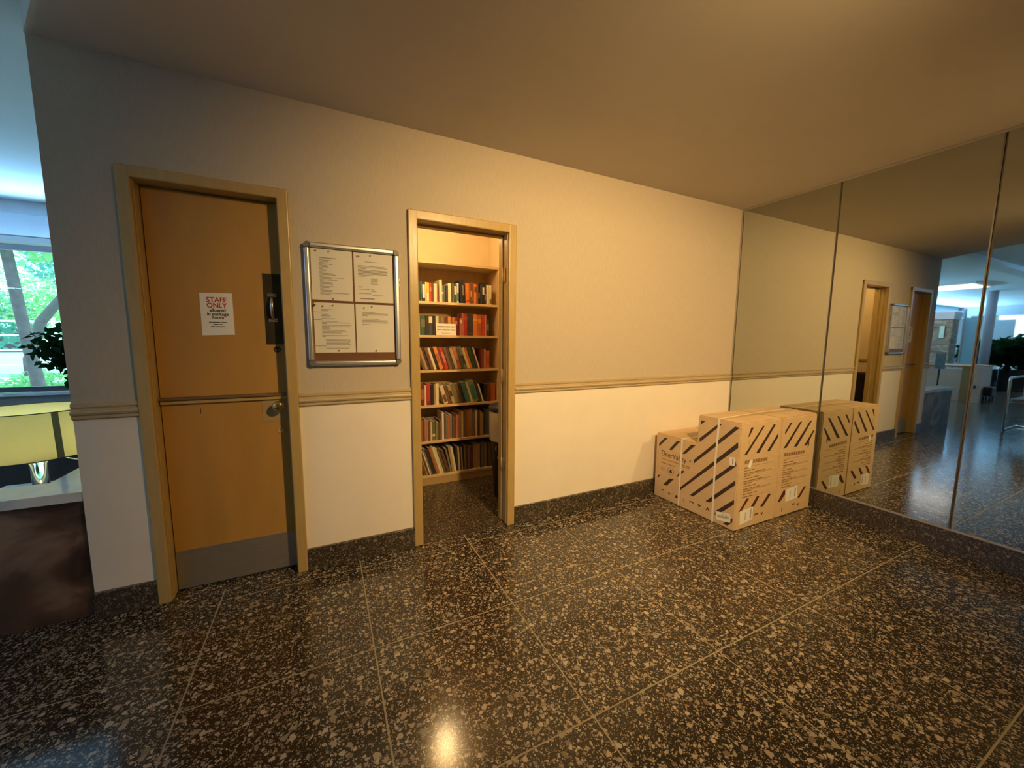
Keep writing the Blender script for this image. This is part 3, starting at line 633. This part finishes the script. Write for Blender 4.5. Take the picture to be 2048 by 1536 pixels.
# ================================================================== CARTONS
def carton(lab, x0, x1, polys, left):
    c = thing('shipping_carton', lab, 'box', ((x0+x1)/2, -.42, 0), 'step-shaped shipping cartons in the corner')
    yA, yB, yC = -.785, -.445, -.045; zt, zl = .786, .560
    P = [(yA, .001), (yC, .001), (yC, zl), (yB, zl), (yB, zt), (yA, zt)]
    bm = bmesh.new(); A = [bm.verts.new((x0, p[0], p[1])) for p in P]; B = [bm.verts.new((x1, p[0], p[1])) for p in P]
    bm.faces.new(A); bm.faces.new(B[::-1])
    for i in range(6): bm.faces.new((A[i], A[(i+1) % 6], B[(i+1) % 6], B[i]))
    bmesh.ops.recalc_face_normals(bm, faces=bm.faces)
    bmesh.ops.bevel(bm, geom=bm.edges[:], offset=.006, segments=2, affect='EDGES')
    b = bmo('carton_body', bm, CARDB, c)
    # top flaps meeting in the middle, with tape
    for q, (ya, yb, z) in enumerate(((yA+.004, yB-.004, zt), (yB+.004, yC-.004, zl))):
        ym = (ya+yb)/2
        box('top_flap', x0+.004, x1-.004, ya, ym-.0015, z+.0002, z+.004, CARDB, b, .0012); box('top_flap', x0+.004, x1-.004, ym+.0015, yb, z+.0002, z+.004, CARDB, b, .0012)
        box('tape', x0+.003, x1-.003, ym-.026, ym+.026, z+.0042, z+.0047, CARDE, b)
    for p in polys: prism('printed_stripe', p, 'y', yA-.0006, yA+.0002, PRINTR if p[0][1] < .3 else PRINTD, b)
    return c, b
PA = [[(1.304, .684), (1.331, .75), (1.361, .75), (1.319, .689)], [(1.276, .557), (1.468, .751), (1.489, .75), (1.306, .556)], [(1.411, .556), (1.595, .749), (1.622, .747), (1.448, .553)], [(1.542, .553), (1.66, .676), (1.665, .646), (1.575, .551)],
      [(1.262, .139), (1.341, .226), (1.372, .222), (1.296, .143)], [(1.401, .155), (1.465, .224), (1.495, .218), (1.438, .149)], [(1.514, .133), (1.605, .218), (1.639, .212), (1.55, .128)]]
PB = [[(1.753, .657), (1.749, .678), (1.808, .741), (1.837, .743)], [(1.746, .55), (1.938, .737), (1.968, .739), (1.786, .551)], [(1.886, .547), (2.079, .733), (2.108, .734), (1.928, .544)], [(2.026, .538), (2.138, .653), (2.157, .651), (2.069, .538)],
      [(1.732, .127), (1.798, .207), (1.827, .209), (1.826, .174), (1.765, .122)], [(2.001, .115), (2.084, .195), (2.113, .193), (2.035, .111)]]
X0, X1, X2 = 1.222, 1.700, 2.180
cA, bA = carton('brown striped carton nearest the doorways, brand lettering on its low end', X0, X1-.004, PA, True)
cB, bB = carton('brown striped carton squeezed between the other carton and the mirror', X1+.004, X2, PB, False)
LP = [[(-.078, .447), (-.076, .47), (-.13, .534), (-.166, .54)], [(-.182, .444), (-.257, .536), (-.291, .542), (-.214, .448)], [(-.315, .446), (-.395, .541), (-.435, .546), (-.344, .451)], [(-.469, .717), (-.467, .75), (-.506, .753)],
      [(-.468, .579), (-.465, .61), (-.613, .752), (-.64, .754)], [(-.426, .395), (-.427, .427), (-.74, .759), (-.772, .756)], [(-.305, .15), (-.769, .653), (-.772, .613), (-.319, .14)], [(-.412, .134), (-.762, .509), (-.771, .483), (-.441, .132)],
      [(-.55, .137), (-.769, .376), (-.772, .342), (-.587, .141)], [(-.633, .06), (-.634, .092), (-.771, .234), (-.773, .2), (-.696, .116)], [(-.702, .026), (-.771, .097), (-.771, .064), (-.737, .025)], [(-.078, .191), (-.113, .205), (-.082, .165)],
      [(-.143, .126), (-.203, .198), (-.252, .212), (-.18, .128)], [(-.274, .241), (-.308, .298), (-.344, .313), (-.344, .301), (-.298, .252)]]
for p in LP: prism('printed_stripe', p, 'x', X0-.0006, X0+.0002, PRINTD, bA)
TR = (PI/2, 0, -PI/2)
text('brand_lettering', 'DeerValley', (X0-.0004, -.105, .378), .066, PRINTD, bA, TR, 'LEFT', sx=.86)
text('registered_mark', '\u00ae', (X0-.0004, -.385, .398), .022, PRINTD, bA, TR, 'LEFT')
bars('fine_print', [(-.108, -.20, .347, .353), (-.205, -.30, .349, .355), (-.31, -.395, .351, .358), (-.32, -.39, .338, .343), (-.11, -.175, .312, .319), (-.18, -.255, .314, .321), (-.11, -.15, .27, .274), (-.11, -.16, .255, .259)], 'x', X0-.0004, 0, PRINTT, bA)
ring = bmesh.new()
vo = [ring.verts.new((X0-.0005, -.213+.034*math.cos(2*PI*k/24), .265+.034*math.sin(2*PI*k/24))) for k in range(24)]
vi = [ring.verts.new((X0-.0005, -.213+.030*math.cos(2*PI*k/24), .265+.030*math.sin(2*PI*k/24))) for k in range(24)]
for k in range(24): ring.faces.new((vo[k], vo[(k+1) % 24], vi[(k+1) % 24], vi[k]))
bmo('round_mark', ring, PRINTT, bA)
prism('drop_mark', [(-.205, .250), (-.222, .250), (-.228, .262), (-.2135, .287), (-.199, .262)], 'x', X0-.0006, X0+.0002, PRINTD, bA)
ICON = {0: [(-.014, -.004), (.014, .002), (.012, .010), (-.008, .008)], 1: [(-.014, .006), (.014, .006), (.006, -.004), (.002, -.016), (-.002, -.004)], 2: [(-.012, -.012), (-.004, .014), (.010, .010), (.014, -.010)], 3: [(-.003, -.02), (.003, -.02), (.003, .012), (-.003, .012)], 4: [(-.018, .012), (.018, .012), (.018, -.004), (.010, .004), (-.010, .004), (-.018, -.008)],
        5: [(-.016, .008), (-.008, .010), (0, -.002), (.008, .010), (.016, .008), (0, -.016)], 6: [(-.018, -.010), (0, .018), (.018, -.010), (.008, -.010), (0, .004), (-.008, -.010)]}
for k, (yy, zz) in enumerate([(-.141, .073), (-.209, .069), (-.284, .071), (-.358, .073), (-.429, .075), (-.5, .082), (-.573, .08)]):
    prism('handling_mark', [(yy-u, zz+v) for u, v in ICON[k]], 'x', X0-.0006, X0+.0002, PRINTD if k != 3 else PRINTT, bA)
for par, l in ((bA, ((1.472, .077, 4), (1.541, .077, 5))), (bB, ((1.797, .057, 3), (1.951, .064, 4), (2.019, .059, 5)))):
    for xx, zz, k in l: prism('handling_mark', [(xx+u, zz+v) for u, v in ICON[k]], 'y', -.7856, -.7848, PRINTR, par)
for par, xa, xb, ztop in ((bA, 1.287, 1.556, .515), (bB, 1.760, 2.043, .509)):
    R = []
    rr = random.Random(int(xa*100))
    x = xa
    for k in range(9):                                     # heavy model line
        ww = (xb-xa)/9; R.append((x+.002, x+ww-.003, ztop-.026-.0016*k*.6, ztop-.0016*k*.6)); x += ww
    bars('model_line', R, 'y', -.7854, 0, PRINTT, par)
    R = []
    for k in range(12):
        z = ztop-.052-k*.0195; kind = k % 3
        if kind == 0: R.append((xa+.005, xb+.065, z, z+.0025))
        x = xa+.004
        for q in range(rr.randint(2, 4) if kind else rr.randint(1, 2)):
            ww = rr.uniform(.03, .07); R.append((x, x+ww, z-.009, z-.002)); x += ww+.008
        if kind == 2: R.append((xa+.005, xb+.060, z-.013, z-.011))
    bars('specification_lines', R, 'y', -.7854, 0, PRINTT, par)
def sticker(nm, poly, plane, t, par, code):
    a, b = (t-.0012, t-.0007)
    s = prism(nm, poly, plane, a, b, PAPERW, par)
    return s
s1 = sticker('barcode_sticker', [(1.276, .142), (1.428, .151), (1.429, .055), (1.284, .037)], 'y', -.785, bA, 0)
bars('barcode', [(1.336, 1.347, .062+k*.007, .062+k*.007+.0045) for k in range(9)]+[(1.396, 1.412, .066+k*.006, .066+k*.006+.004) for k in range(13)], 'y', -.7865, 0, INKG, s1)
s2 = sticker('barcode_sticker', [(1.823, .210), (1.986, .222), (1.997, .118), (1.836, .109)], 'y', -.785, bB, 0)
bars('barcode', [(1.886, 1.898, .128+k*.007, .128+k*.007+.0045) for k in range(9)]+[(1.950, 1.968, .134+k*.006, .134+k*.006+.004) for k in range(12)], 'y', -.7865, 0, INKG, s2)
sticker('small_tag', [(1.345, .516), (1.379, .507), (1.358, .453), (1.324, .464)], 'y', -.786, bA, 0)
s3 = sticker('code_sticker', [(-.715, .532), (-.757, .539), (-.761, .477), (-.721, .474)], 'x', X0, bA, 0)
bars('code_print', [(-.738, -.745, .486+k*.006, .486+k*.006+.004) for k in range(7)], 'x', X0-.0015, 0, INK, s3)
s4 = sticker('price_label', [(-.637, .095), (-.753, .119), (-.758, .055), (-.649, .033)], 'x', X0, bA, 0)
bars('barcode', [(-.657-k*.0045, -.657-k*.0045-.003, .058+k*.0009, .074+k*.0009) for k in range(19)], 'x', X0-.0015, 0, INKG, s4)
text('label_code', '9710C', (X0-.0016, -.692, .084), .022, INKG, s4, (PI/2-.0, -.0, -PI/2), 'LEFT', sx=.9)
for cy_, pts in ((0, [(1.318, .668), (1.312, .65), (1.322, .63), (1.316, .61), (1.322, .60), (1.330, .632), (1.322, .655)]),):
    prism('torn_patch', pts, 'y', -.7858, -.7848, CARDE, bA)
prism('torn_patch', [(2.085, .560), (2.092, .575), (2.098, .545), (2.090, .525), (2.078, .515), (2.084, .535)], 'y', -.7858, -.7848, PRINTD, bB)
# straps round both cartons
def strap(lab, y, zt, wob):
    t = .0012; w_ = .0075; xa, xb = X0-.0016, X2+.0016; zz = zt+.0052
    path = [(xa, .0015), (xa, zz*.5), (xa, zz), (X1-.12, zz+.002), (X1+.1, zz+.002), (xb, zz), (xb, zz*.5), (xb, .0015)]
    bm = bmesh.new(); prev = None; dy = [0, wob*.4, 0, wob, wob*1.4, wob*1.6, wob*1.6, wob*1.6]
    R = []
    for i, (x, z) in enumerate(path):
        nx = -t if x == xa else (t if x == xb else 0); nz = t if abs(z-zz) < .003 else 0
        R.append([bm.verts.new((x+ox, y+dy[i]+oy, z+oz)) for ox, oy, oz in ((0, -w_, 0), (0, w_, 0), (nx, w_, nz), (nx, -w_, nz))])
    for i in range(len(R)-1):
        for k in range(4): bm.faces.new((R[i][k], R[i][(k+1) % 4], R[i+1][(k+1) % 4], R[i+1][k]))
    bm.faces.new(R[0]); bm.faces.new(R[-1][::-1])
    return tag(bmo('packing_strap', bm, STRAP, None, loc=((xa+xb)/2, y, 0)), lab, 'strap', 'white straps round the cartons')
strap('white plastic strap round the tall end of both cartons', -.617, .786, .02)
strap('white plastic strap round the low end of both cartons', -.310, .560, .0)

# ================================================================== LOBBY BESIDE THE WALL END
kw = struct(box('wall_knee', -3.56, XL-.004, .03, .15, .0, .589, BURL))
box('knee_return', -2.56, XL-.004, .151, 1.20, .0005, .589, BURL, kw)
prism('marble_cap', [(-3.58, -.002), (XL-.003, -.002), (XL-.003, 1.22), (-2.588, 1.22), (-2.588, .212), (-3.58, .212)], 'z', .590, .634, MARBLE, kw)
# lamp on a low table behind the knee wall
LX, LYY = -2.965, .93
lt = thing('side_table', 'low dark side table under the acrylic lamp', 'table', (LX, LYY, 0))
box('table_top', LX-.28, LX+.24, LYY-.22, LYY+.25, .355, .385, SOFAD, lt, .004)
for sx_ in (-.25, .21):
    for sy_ in (-.19, .22): box('leg', LX+sx_-.018, LX+sx_+.018, LYY+sy_-.018, LYY+sy_+.018, .0005, .3545, SOFAD, lt, .002)
tl = thing('table_lamp', 'acrylic table lamp with wide pale yellow drum shade by the window', 'lamp', (LX, LYY, .3855))
lathe('lamp_base', [(.085, 0), (.085, .012), (.05, .018)], (LX, LYY, .3855), ACRYL, tl, 32)
lathe('lamp_stem', [(.036, .0185), (.036, .185), (.044, .195), (.044, .205), (.054, .212), (.054, .222), (.064, .230), (.064, .240), (.02, .247), (.02, .262)], (LX, LYY, .3855), ACRYL, tl, 32)
lathe('shade', [(.300, .640-.3855), (.285, .915-.3855), (.283, .915-.3855), (.298, .640-.3855)], (LX, LYY, .3855), SHADE, tl, 64, cap=False)
for s_, z_ in ((.3005, .641), (.2855, .9135)):
    lathe('shade_rim', [(s_, -.0025), (s_+.0015, 0), (s_, .0025), (s_-.003, .0025), (s_-.003, -.0025)], (LX, LYY, z_), DARKPLATE, tl, 64, cap=False)
bm = bmesh.new(); q0 = []; 
for a in (-.88, -.78):
    q0.append([bm.verts.new((LX+r*math.cos(a), LYY+r*math.sin(a), z)) for r, z in ((.3012, .643), (.2862, .912))])
bm.faces.new((q0[0][0], q0[1][0], q0[1][1], q0[0][1])); bmo('shade_seam', bm, SHADES, tl)
tube('lamp_socket', [(LX, LYY, .648), (LX, LYY, .72)], .012, BRASS, tl)
lathe('bulb', [(.001, 0), (.018, .008), (.028, .03), (.024, .055), (.012, .075)], (LX, LYY, .7205), mat('lit bulb', (1, 1, 1), .4, emit=(.92, 1.0, .72), estr=9, var=.01), tl, 20)
tb = bpy.data.objects.new('bulb_light', bpy.data.lights.new('bulb_light', 'POINT')); COL.objects.link(tb); tb.location = (LX, LYY, .83)
tb.data.energy = 4.6; tb.data.color = (.78, 1.0, .84); tb.data.shadow_soft_size = .03
sp = bmesh.new()
for k in range(3):
    a = 2*PI*k/3; tubem([(LX, LYY, .70), (LX+.295*math.cos(a), LYY+.295*math.sin(a), .70)], .002, 6, sp)
bmo('shade_spider', sp, BRASS, tl)
tag(tube('lamp_cord', [(LX+.06, LYY-.03, .62), (LX+.12, LYY-.02, .60), (LX+.19, LYY-.02, .575), (LX+.26, LYY, .56), (LX+.32, LYY+.02, .55), (LX+.36, LYY+.06, .40), (LX+.40, LYY+.1, .02)], .004, WHITEP), 'thin pale lamp cord trailing behind the marble ledge', 'cord')
# dark sofa under the window
sf = thing('lobby_sofa', 'dark brown leather sofa under the lobby window', 'sofa', (-4.1, 2.6, 0))
box('seat_base', -5.3, -2.9, 2.05, 2.95, .06, .40, SOFAD, sf, .03, 3)
for k in range(3): box('seat_cushion', -5.12+k*.68, -4.46+k*.68, 2.03, 2.75, .401, .52, SOFAD, sf, .04, 3)
box('back_rest', -5.3, -2.9, 2.78, 3.02, .401, .66, SOFAD, sf, .05, 3)
box('arm_rest', -5.3, -5.13, 2.05, 2.775, .401, .60, SOFAD, sf, .04, 3); box('arm_rest', -3.07, -2.9, 2.05, 2.775, .401, .60, SOFAD, sf, .04, 3)
for x in (-5.2, -3.0):
    for y in (2.1, 2.9): box('foot', x-.03, x+.03, y-.03, y+.03, .0005, .0595, BLACK, sf)
# window: frame, mullions, panes
w1 = struct(bpy.data.objects.new('window_1', None)); COL.objects.link(w1); w1.location = (-10, 3.78, .7)
box('window_sill', -17.6, -3.2, 3.60, 3.72, .702, .735, MARBLE, w1, .004)
box('bottom_rail', -17.6, -3.2, 3.74, 3.80, .7355, .790, DARKF, w1); box('top_rail', -17.6, -3.2, 3.74, 3.80, 2.27, 2.329, WFRAME, w1)
mx_ = [-17.58, -15.4, -13.2, -11, -8.8, -6.6, -4.95, -3.22]
for x in mx_: box('mullion', x-.025, x+.025, 3.745, 3.795, .7905, 2.2695, WFRAME, w1)
for a, b in zip(mx_[:-1], mx_[1:]): box('pane', a+.026, b-.026, 3.765, 3.772, .791, 2.269, GLASS, w1)
struct(box('trim_9', -17.6, -3.2, 3.60, 3.698, 2.40, 2.62, BLIND, None, .004))
struct(box('trim_10', -17.6, -3.2, 3.64, 3.698, 2.335, 2.385, WFRAME, None, .004))

def leaves(name, centre, rad, n, size, m, parent, seed, squash=(1, 1, 1), shell=.35, droop=0):
    rr = random.Random(seed); V = []; F = []
    for _ in range(n):
        while True:
            p = Vector((rr.uniform(-1, 1), rr.uniform(-1, 1), rr.uniform(-1, 1)))
            if shell < p.length < 1: break
        c = Vector(centre)+Vector((p.x*rad*squash[0], p.y*rad*squash[1], p.z*rad*squash[2]))
        d = Vector((rr.uniform(-1, 1), rr.uniform(-1, 1), rr.uniform(-1, .6)-droop)).normalized(); s = size*rr.uniform(.6, 1.3)
        sd = d.cross(Vector((rr.uniform(-1, 1), rr.uniform(-1, 1), rr.uniform(-1, 1)))).normalized()*s*.28; nr = d.cross(sd).normalized()*s*.12
        i = len(V); V += [c, c+d*s*.45+sd+nr, c+d*s, c+d*s*.45-sd+nr]; F += [(i, i+1, i+2), (i, i+2, i+3)]
    return stuff(mk(name, V, F, m, parent))
# indoor plant on a stand by the window
ip = thing('potted_plant', 'dark leafy potted plant silhouetted against the lobby window', 'plant', (-3.62, 2.75, 0))
PC = (-3.62, 3.32)
ip.location = (PC[0], PC[1], 0)
lathe('stand', [(.16, .001), (.16, .02), (.03, .03), (.03, .66), (.14, .68), (.14, .70)], (PC[0], PC[1], 0), BLACK, ip, 24)
lathe('pot', [(.10, .701), (.13, .90), (.14, .90), (.14, .92), (.115, .92), (.09, .72)], (PC[0], PC[1], 0), SOFAW, ip, 24, cap=False)
st = bmesh.new()
for k in range(9):
    a = 2*PI*k/9; tubem([(PC[0], PC[1], .80), (PC[0]+.05*math.cos(a), PC[1]+.05*math.sin(a), 1.0), (PC[0]+.16*math.cos(a), PC[1]+.12*math.sin(a), 1.25)], .006, 5, st)
stuff(bmo('stems', st, BARK, ip))
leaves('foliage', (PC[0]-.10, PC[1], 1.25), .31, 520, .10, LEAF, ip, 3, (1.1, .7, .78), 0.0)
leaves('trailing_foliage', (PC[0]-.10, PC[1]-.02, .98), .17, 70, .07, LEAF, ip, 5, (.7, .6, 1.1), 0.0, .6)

# ---- outdoors
struct(box('ground', -60, 40, 3.87, 70, -.6, -.42, GRASS))
struct(box('ground_far', -70, -17.31, -40, 3.86, -.6, -.42, GRASS))
def tree(lab, base, pts, rad, crowns, grp, seed):
    t = thing('garden_tree', lab, 'tree', base, grp)
    tube('trunk', pts, rad, BARK, t, 12)
    for k, (c, r, n, mt) in enumerate(crowns): leaves('crown', c, r, n, .16, mt, t, seed+k, (1, 1, .8), .1)
    return t
tree('upright grey trunk tree left in the lobby window view', (-5.80, 7.2, -.42), [(-5.80, 7.2, -.42), (-5.86, 7.2, .6), (-5.95, 7.2, 1.7), (-6.02, 7.2, 2.8), (-6.1, 7.3, 4.2)], [.10, .085, .075, .07, .05],
     [((-6.3, 7.4, 3.75), 1.4, 1900, TLEAF), ((-5.1, 7.6, 3.55), 1.3, 1700, TLEAF)], 'trees outside the lobby window', 11)
tree('leaning tree with a curved branch beside the wall end', (-7.6, 11.0, -.42), [(-7.75, 11.0, -.42), (-7.72, 11.0, .8), (-7.45, 11, 1.7), (-7.0, 11, 2.35), (-6.5, 11, 2.7), (-5.6, 11, 3.3)], [.12, .11, .10, .09, .08, .05],
     [((-6.6, 11.4, 3.4), 1.2, 1700, TLEAFB), ((-5.3, 11.3, 4.0), 1.3, 1200, TLEAFB)], 'trees outside the lobby window', 21)
tree('far bushy tree behind the garden railing', (-10.5, 20, -.42), [(-10.5, 20, -.42), (-10.4, 20, 1.2), (-10.3, 20, 3.5)], [.25, .2, .12], [((-11.2, 20, 4.4), 2.6, 2500, TLEAF), ((-8.4, 20.5, 4.2), 2.6, 2500, TLEAFB)], 'trees outside the lobby window', 31)
tree('low spreading bushy tree in front of the garden building', (-9.6, 15.0, -.42), [(-9.6, 15.0, -.42), (-9.55, 15, .6), (-9.5, 15.0, 1.6)], [.16, .13, .08], [((-10.6, 15.1, 1.9), 1.3, 2000, TLEAFB), ((-8.6, 15.0, 2.3), 1.4, 2200, TLEAF)], 'trees outside the lobby window', 41)
fe = thing('garden_railing', 'white painted railing beyond the trees outside the window', 'railing', (-9, 12.5, -.42))
for z in (.55, .95, 1.35, 1.72): box('rail_bar', -16, -3, 12.48, 12.54, z, z+.05, FENCE, fe)
for k in range(9): box('rail_post', -15.9+k*1.6-.03, -15.9+k*1.6+.03, 12.46, 12.56, -.4195, 1.85, FENCE, fe)
gw = thing('garden_building', 'low far building with an orange fascia beyond the railing', 'building', (-10, 24, -.42))
box('building_wall', -26, 4, 24, 28, -.4195, 2.2, WHITEP, gw); box('fascia', -26.1, 4.1, 23.8, 24, 2.05, 2.45, RUSTF, gw); box('roof_slab', -26.2, 4.2, 23.7, 28.2, 2.451, 2.6, WHITEP, gw)
for k in range(7): box('window', -24+k*4, -22+k*4, 23.96, 23.999, .6, 1.7, DARKF, gw)
hb = thing('garden_hedge', 'round green hedge bush at the foot of the trees', 'bush', (-6.6, 9.8, -.42))
leaves('foliage', (-6.9, 9.8, .10), .62, 1400, .12, TLEAF, hb, 55, (1.4, 1, .8), .2)

# ================================================================== FAR LOBBY (seen only in the mirror)
dk = thing('reception_desk', 'pinkish reception desk with walnut end, reflected in the mirror', 'desk', (-8.0, 1.0, 0))
box('front_panel', -7.68, -7.60, .965, 1.62, .0005, .80, PINKW, dk, .004); box('walnut_end', -7.70, -7.60, .77, .962, .0005, .80, BROWNW, dk, .004)
box('side_panel', -8.75, -7.70, .77, .83, .0005, .80, PINKW, dk, .004); box('desk_top', -8.75, -7.58, .76, 1.62, .8005, .835, BROWNW, dk, .004)
pn = thing('counter_notice', 'pale green paper notice on the front edge of the reception desk', 'notice', (-7.585, 1.1, .74))
s_ = prism('sheet', [(.968, .752), (1.232, .745), (1.236, .850), (.972, .852)], 'x', -7.5985, -7.5965, PAPERW, pn)
bars('print', [(1.0+k*.055, 1.04+k*.055, .775+.03*(k % 2), .79+.03*(k % 2)) for k in range(4)], 'x', -7.5960, 0, INKG, s_)
sl = thing('desk_divider', 'pinkish divider slab with a dark slot beside the reception desk', 'divider', (-7.5, .70, 0))
box('slab', -7.62, -7.50, .645, .755, .0005, .885, PINKW, sl, .006); box('slot', -7.4999, -7.496, .70, .74, .33, .40, BLACK, sl)
cst = thing('stone_column', 'tan stone clad column behind the reception desk', 'column', (-9.7, 1.9, 0))
for k in range(9): box('stone_course', -9.95, -9.5+.006*(k % 2), 1.74, 2.6, .001+k*.222, .219+k*.222, TANSTONE, cst, .006)
box('capital', -10.0, -9.48, 1.72, 2.7, 2.0, 2.20, LOBW, cst, .005)
pf = thing('wall_picture', 'small pale green framed picture on the stone column', 'picture', (-9.49, 1.92, 1.5))
box('picture_frame', -9.492, -9.478, 1.862, 1.975, 1.49, 1.835, DARKF, pf); box('picture_sheet', -9.4775, -9.474, 1.872, 1.965, 1.50, 1.825, mat('pale green print', (.55, .75, .62), .5, var=.2, scale=30), pf)
pt = thing('glass_partition', 'tall pale blue glass partition panel behind the reception desk', 'partition', (-10.2, 1.55, 0))
box('partition_panel', -10.23, -10.20, 1.45, 1.70, .002, 2.05, mat('frosted blue glass', (.30, .62, .80), .25, var=.04), pt); box('partition_post', -10.25, -10.18, 1.405, 1.449, .001, 2.3, GREYW, pt, .004); box('partition_post', -10.25, -10.18, 1.701, 1.735, .001, 2.3, GREYW, pt, .004)
co = thing('round_column', 'slim mauve grey column beside the reception desk', 'column', (-10.6, 1.42, 0))
lathe('column_shaft', [(.10, .001), (.10, 2.779)], (-10.6, 1.36, 0), mat('mauve paint', (.36, .32, .34), .5, var=.04), co, 24)
def fplant(x, y, lab, seed, s=1.0):
    p = thing('floor_plant', lab, 'plant', (x, y, 0), 'plants in the far lobby')
    box('planter', x-.28, x+.28, y-.28, y+.28, .001, .62, BLACK, p, .02)
    tube('stem', [(x, y, .55), (x+.02, y, .9), (x, y+.03, 1.3)], .02, BARK, p)
    leaves('foliage', (x, y, 1.12), .50*s, 700, .22, LEAF, p, seed, (1, 1.0, .85), 0.1)
fplant(-11.6, 1.62, 'dark green floor plant nearest the mirror seam in the far lobby', 71, .9)
fplant(-12.1, 1.05, 'dark green floor plant right of the seam, above the white sofa', 72, 1.05)
ws = thing('white_sofa', 'low white leather sofa far off in the mirror', 'sofa', (-14.1, 1.5, 0))
box('seat_base', -14.6, -13.7, .4, 1.98, .10, .33, SOFAW, ws, .03, 3); box('back_rest', -14.85, -14.61, .4, 1.98, .10, .74, SOFAW, ws, .05, 3)
for k in range(2): box('seat_cushion', -14.60, -13.72, .42+k*.78, 1.18+k*.78, .3305, .44, SOFAW, ws, .03, 3)
for y in (.5, 1.9):
    for x in (-14.7, -13.8): box('foot', x-.03, x+.03, y-.03, y+.03, .0005, .0995, BLACK, ws)
cu = tag(box('blue_cushion', -13.55, -13.25, 1.68, 1.97, .0005, .47, CUSHB, None, .04, 3), 'pale blue block stool beside the white sofa', 'stool')
wc = thing('folded_cart', 'small black wheeled cart standing beside the reception desk', 'cart', (-8.3, .70, 0))
box('cart_tray', -8.45, -8.15, .60, .74, .12, .34, BLACK, wc, .02)
for x in (-8.4, -8.2):
    for y in (.62, .72): lathe('wheel', [(.05, -.012), (.055, 0), (.05, .012)], (x, y, .056), BLACK, wc, 16, 'Y')
tube('cart_handle', [(-8.45, .67, .30), (-8.52, .67, .42), (-8.52, .67, .46)], .012, BLACK, wc)
# chrome cantilever chair in the near lobby
ch = thing('chrome_chair', 'chrome framed cantilever chair at the right edge of the mirror', 'chair', (-3.85, -.85, 0))
for y in (-.53, -1.12):
    tube('side_frame', [(-4.35, y, .016), (-3.74, y, .016), (-3.70, y, .03), (-3.69, y, .07), (-3.69, y, .78), (-3.70, y, .82), (-3.74, y, .835), (-4.30, y, .835)], .016, CHROME, ch, 12)
    tube('seat_rail', [(-3.69, y, .44), (-4.30, y, .42)], .012, CHROME, ch, 10)
box('seat', -4.28, -3.72, -1.10, -.55, .455, .51, GREYW, ch, .02, 3); box('back', -4.36, -4.31, -1.10, -.55, .50, .98, GREYW, ch, .02, 3)
tube('cross_bar', [(-4.33, -1.12, .016), (-4.33, -.53, .016)], .012, CHROME, ch)
# sign stand by the knee wall
ss = thing('sign_stand', 'small blue sign on a dark post beyond the stone ledge', 'sign', (-3.75, .26, 0))
lathe('stand_base', [(.13, .0005), (.13, .012), (.02, .02)], (-3.75, .262, 0), DARKF, ss, 24); tube('stand_post', [(-3.75, .262, .02), (-3.75, .262, .91)], .012, DARKF, ss)
box('sign_card', -3.76, -3.745, .205, .325, .912, 1.18, mat('blue card', (.28, .50, .78), .4, var=.25, scale=30), ss, .002)
# glazing in the far wall
w2 = struct(bpy.data.objects.new('window_2', None)); COL.objects.link(w2); w2.location = (-17.2, 1.4, 0)
for a, b, z0, z1 in ((.6, 2.26, .05, 2.42), (2.26, 2.9, 2.25, 2.42), (2.9, 3.34, .05, 2.42)):
    box('pane', -17.23, -17.222, a+.001, b-.001, z0+.001, z1-.001, GLASS, w2)
for y in (1.15, 1.7): box('mullion', -17.26, -17.19, y-.03, y+.03, .051, 2.419, WHITEP, w2)

# cool uplights added to brighten the lobby ceiling, by the window and rear wall
def cove(lab, x0, x1, y, z, e):
    t = thing('fill_cove_light', lab, 'lamp', ((x0+x1)/2, y, z), 'added cool fill lights of the lobby')
    box('cove_tray', x0, x1, y-.05, y+.05, z, z+.012, WHITEP, t); box('cove_lip', x0, x1, *((y-.062, y-.0505) if y > 0 else (y+.0505, y+.062)), z, z+.06, WHITEP, t)
    tube('fill_tube', [(x0+.05, y, z+.032), (x1-.05, y, z+.032)], .013, mat('cool fill tube', (.9, .95, 1), .4, emit=(.6, .84, 1.0), estr=2, var=.01), t)
    l = bpy.data.objects.new('cove_beam', bpy.data.lights.new('cove_beam', 'AREA')); COL.objects.link(l); l.location = ((x0+x1)/2, y, z+.055)
    l.rotation_euler = (PI+.95 if y > 0 else PI-.95, 0, 0); l.data.shape = 'RECTANGLE'; l.data.size = x1-x0; l.data.size_y = .06; l.data.energy = e; l.data.color = (.25, .58, 1.0); l.data.spread = math.radians(140)
cove('short added cool fill light by the pelmet nearest the wall end', -6.0, -2.7, 3.50, 2.30, UPLIGHT*.6)
cove('added cool fill light along the rear lobby wall, out of view', -13.0, -5.5, -2.30, 2.30, UPLIGHT*1.3)
cove('added cool fill light by the pelmet above the nearer lobby windows', -12.0, -6.2, 3.50, 2.30, UPLIGHT*6.5)
cove('added cool fill light by the pelmet above the farther lobby windows', -17.0, -12.2, 3.50, 2.30, UPLIGHT*7)

rl = thing('ceiling_panel_light', 'pinkish white ceiling panel light above the reception desk', 'lamp', (-8.4, 1.55, 2.72))
box('light_housing', -9.0, -7.8, 1.0, 2.3, 2.745, 2.7795, WHITEP, rl); box('diffuser', -8.96, -7.84, 1.04, 2.26, 2.735, 2.7448, mat('panel diffuser', (1, .95, .92), .5, emit=(1.0, .84, .78), estr=1.2, var=.01), rl)
l = bpy.data.objects.new('panel_beam', bpy.data.lights.new('panel_beam', 'AREA')); COL.objects.link(l); l.location = (-8.4, 1.65, 2.73)
l.data.shape = 'RECTANGLE'; l.data.size = 1.1; l.data.size_y = 1.2; l.data.energy = 16; l.data.color = (1.0, .80, .68)
